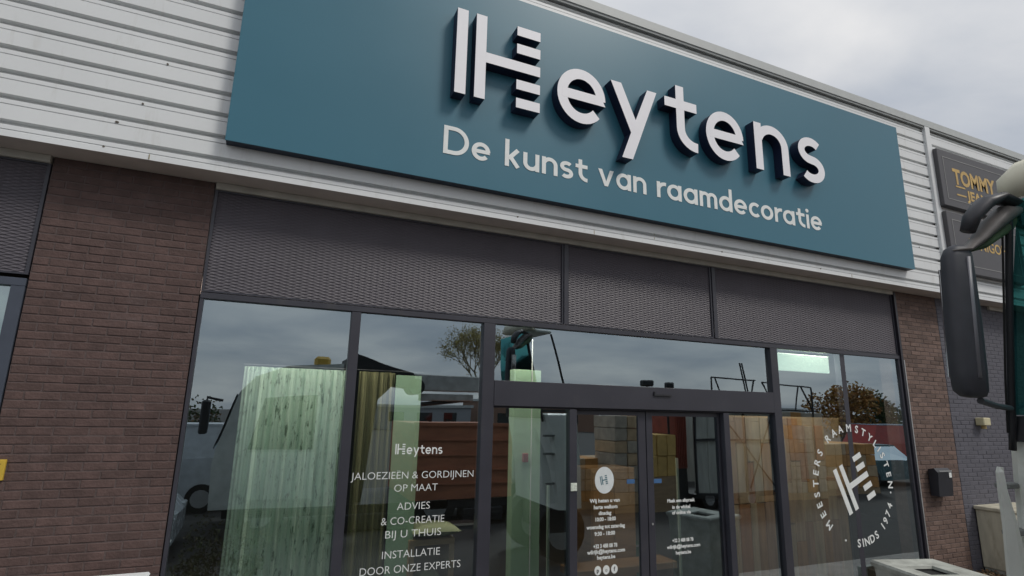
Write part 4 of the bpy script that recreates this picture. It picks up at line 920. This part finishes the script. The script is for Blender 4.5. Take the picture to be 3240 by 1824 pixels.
def leafy(x, y, h, w, ms, lab, name='tree', cat='tree', n=1800, leaf=0.16, zlow=0.15, trunk=True):
    t = thing(name, (x, y, GZ), lab, cat); rnd = random.Random(int(x*7+y)); cr_ = MB()
    cl = [(x+rnd.uniform(-.5,.5)*w, y+rnd.uniform(-.4,.4)*w, GZ+h*(zlow+rnd.random()*(.95-zlow)), rnd.uniform(.14,.30)*w) for _ in range(16)]
    for i in range(n):
        cx, cy, cz, cr2 = cl[rnd.randrange(16)]; v = Vector((rnd.gauss(0,1), rnd.gauss(0,1), rnd.gauss(0,1))).normalized()*cr2*rnd.uniform(.5,1.05)
        p = Vector((cx, cy, cz))+v; p.z = max(p.z, GZ+.02); a = Vector((rnd.uniform(-1,1), rnd.uniform(-1,1), rnd.uniform(-1,1))).normalized(); b_ = a.orthogonal().normalized()*leaf*.5; a = a*leaf*rnd.uniform(.6,1.2)
        cr_.add([p-a*.5, p+b_*.6, p+a*.5, p-b_*.6], [(0,1,2,3)], rnd.randrange(len(ms)))
    cr_.build('crown', ms, t)
    if trunk: b = MB(); b.tube([(x, y, GZ), (x, y, GZ+h*.5)], [h*.03, h*.015], 7); b.build('trunk', BARK, t)
BARK = mat('bark', (0.10, 0.08, 0.06), 0.9, var=0.3)
bare_tree(18.2, -43, 11.0, 'thinly leaved yellowish tree reflected above the crane boom', mat('yellow_bark', (0.19, 0.15, 0.08), 0.9), 5000)
bare_tree(-8.5, -40, 8.0, 'small bare tree reflected at the left window', BARK)
LO = [mat('autumn_orange_leaf', (0.30, 0.13, 0.03), 0.8, rnd=0.1), mat('autumn_brown_leaf', (0.17, 0.09, 0.03), 0.8), mat('autumn_gold_leaf', (0.34, 0.20, 0.05), 0.8)]
LG = [mat('green_leaf', (0.05, 0.09, 0.03), 0.8), mat('dark_green_leaf', (0.025, 0.05, 0.02), 0.8), mat('olive_leaf', (0.10, 0.11, 0.04), 0.8)]
leafy(42.5, -26, 4.6, 5.0, LO, 'orange autumn tree reflected above the round emblem', n=3500, leaf=0.3)
leafy(47.5, -25, 4.0, 4.5, LG, 'dark green tree reflected right of the orange autumn tree', n=3500, leaf=0.3)
leafy(-2.6, -17, 2.6, 2.2, LG+LO[1:2], 'dark green bush reflected behind the pale grey van', 'bush', 'bush', n=2000, leaf=0.14, zlow=.05, trunk=False)
leafy(-0.2, -3.6, 0.75, 0.9, [mat('dry_hedge_leaf', (0.10, 0.08, 0.04), 0.8), LG[2]], 'low brown green shrub reflected at the foot of the first window', 'bush', 'bush', n=2500, leaf=0.05, zlow=.05, trunk=False)
# far row of low buildings
rb = random.Random(4)
x = -50
FM = [mat('far_grey_wall', (0.30, 0.31, 0.33), 0.8), mat('far_brick_wall', (0.24, 0.14, 0.10), 0.8), mat('far_white_wall', (0.50, 0.50, 0.48), 0.8)]
names = ['pale', 'brown', 'grey', 'white', 'low', 'tall', 'long', 'narrow', 'plain', 'dark', 'broad', 'squat', 'small']
far_labels = ['grey flat roofed shed at the far left behind the car park', 'brown brick unit behind the pale grey van', 'white low unit reflected left of the bare tree', 'grey warehouse under the reflected bare tree', 'brown brick warehouse behind the crane truck skip', 'white walled unit behind the package stacks', 'grey unit behind the boarded trailer', 'brown brick unit beyond the autumn trees', 'white low unit at the far right of the yard']
k = 0
while k < 9:
    w = rb.uniform(9, 15); h_ = rb.uniform(2.4, 3.6); t = thing('warehouse', (x+w/2, -58, GZ), far_labels[k], 'building')
    b = MB(); b.box(x, x+w, -66, -56, GZ, GZ+h_); b.build('wall', FM[(k*2) % 3 if k % 2 else 0], t)
    b = MB(); b.box(x-0.2, x+w+0.2, -66.2, -55.8, GZ+h_+0.001, GZ+h_+0.3); b.build('roof', COPE, t)
    for j in range(int(w/3)):
        b = MB(); b.box(x+0.8+j*3, x+2.4+j*3, -55.99, -55.93, GZ+0.9, GZ+2.0); b.build('window', CARGL, t)
    x += w+rb.uniform(1, 8); k += 1
for x, w, z, lab in ((9.25, .17, 2.78, 'larger black floodlight head reflected above the door beam'), (9.95, .11, 2.74, 'smaller black floodlight head reflected above the door beam')):
    fl = thing('floodlight', (x, -6.9, GZ), lab, 'floodlight')
    b = MB(); b.tube([(x, -6.9, GZ), (x, -6.9, z-.05)], 0.03, 6); b.build('pole', BLACKP, fl)
    b = MB(); b.bbox(x-w, x+w, -7.0, -6.82, z-.06, z+.10, 0.03); b.build('lamp_head', BLACKP, fl)
# lamp post
lp = thing('street_lamp', (17.0, -38, GZ), 'slim street lamp reflected in front of the bare tree', 'street lamp')
b = MB(); b.tube([(17, -38, GZ), (17, -38, 7.6)], [0.09, 0.05], 8); b.build('pole', STEEL, lp)
b = MB(); b.bbox(16.3, 17.3, -38.12, -37.88, 7.6, 7.72, 0.03); b.build('lamp_head', BLACKP, lp)
# dried grass inside the first window
dg = MB(); rg_ = random.Random(8)
for i in range(46):
    a = rg_.uniform(-.35, .55); l = rg_.uniform(.6, 1.05); x0_ = -0.40+rg_.uniform(-.08, .08); y0_ = 0.33+rg_.uniform(-.05, .05)
    dg.tube([(x0_, y0_, GZ+.09), (x0_+a*.3*l, y0_, GZ+.1+l*.6), (x0_+a*l*.9, y0_+.02, GZ+.1+l)], [.003, .003, .0015], 3, cap=False)
tag(dg.build('dried_grass', mat('straw', (0.35, 0.32, 0.22), 0.8)), 'tuft of thin pale dried grass inside the first window corner', 'dried plant')
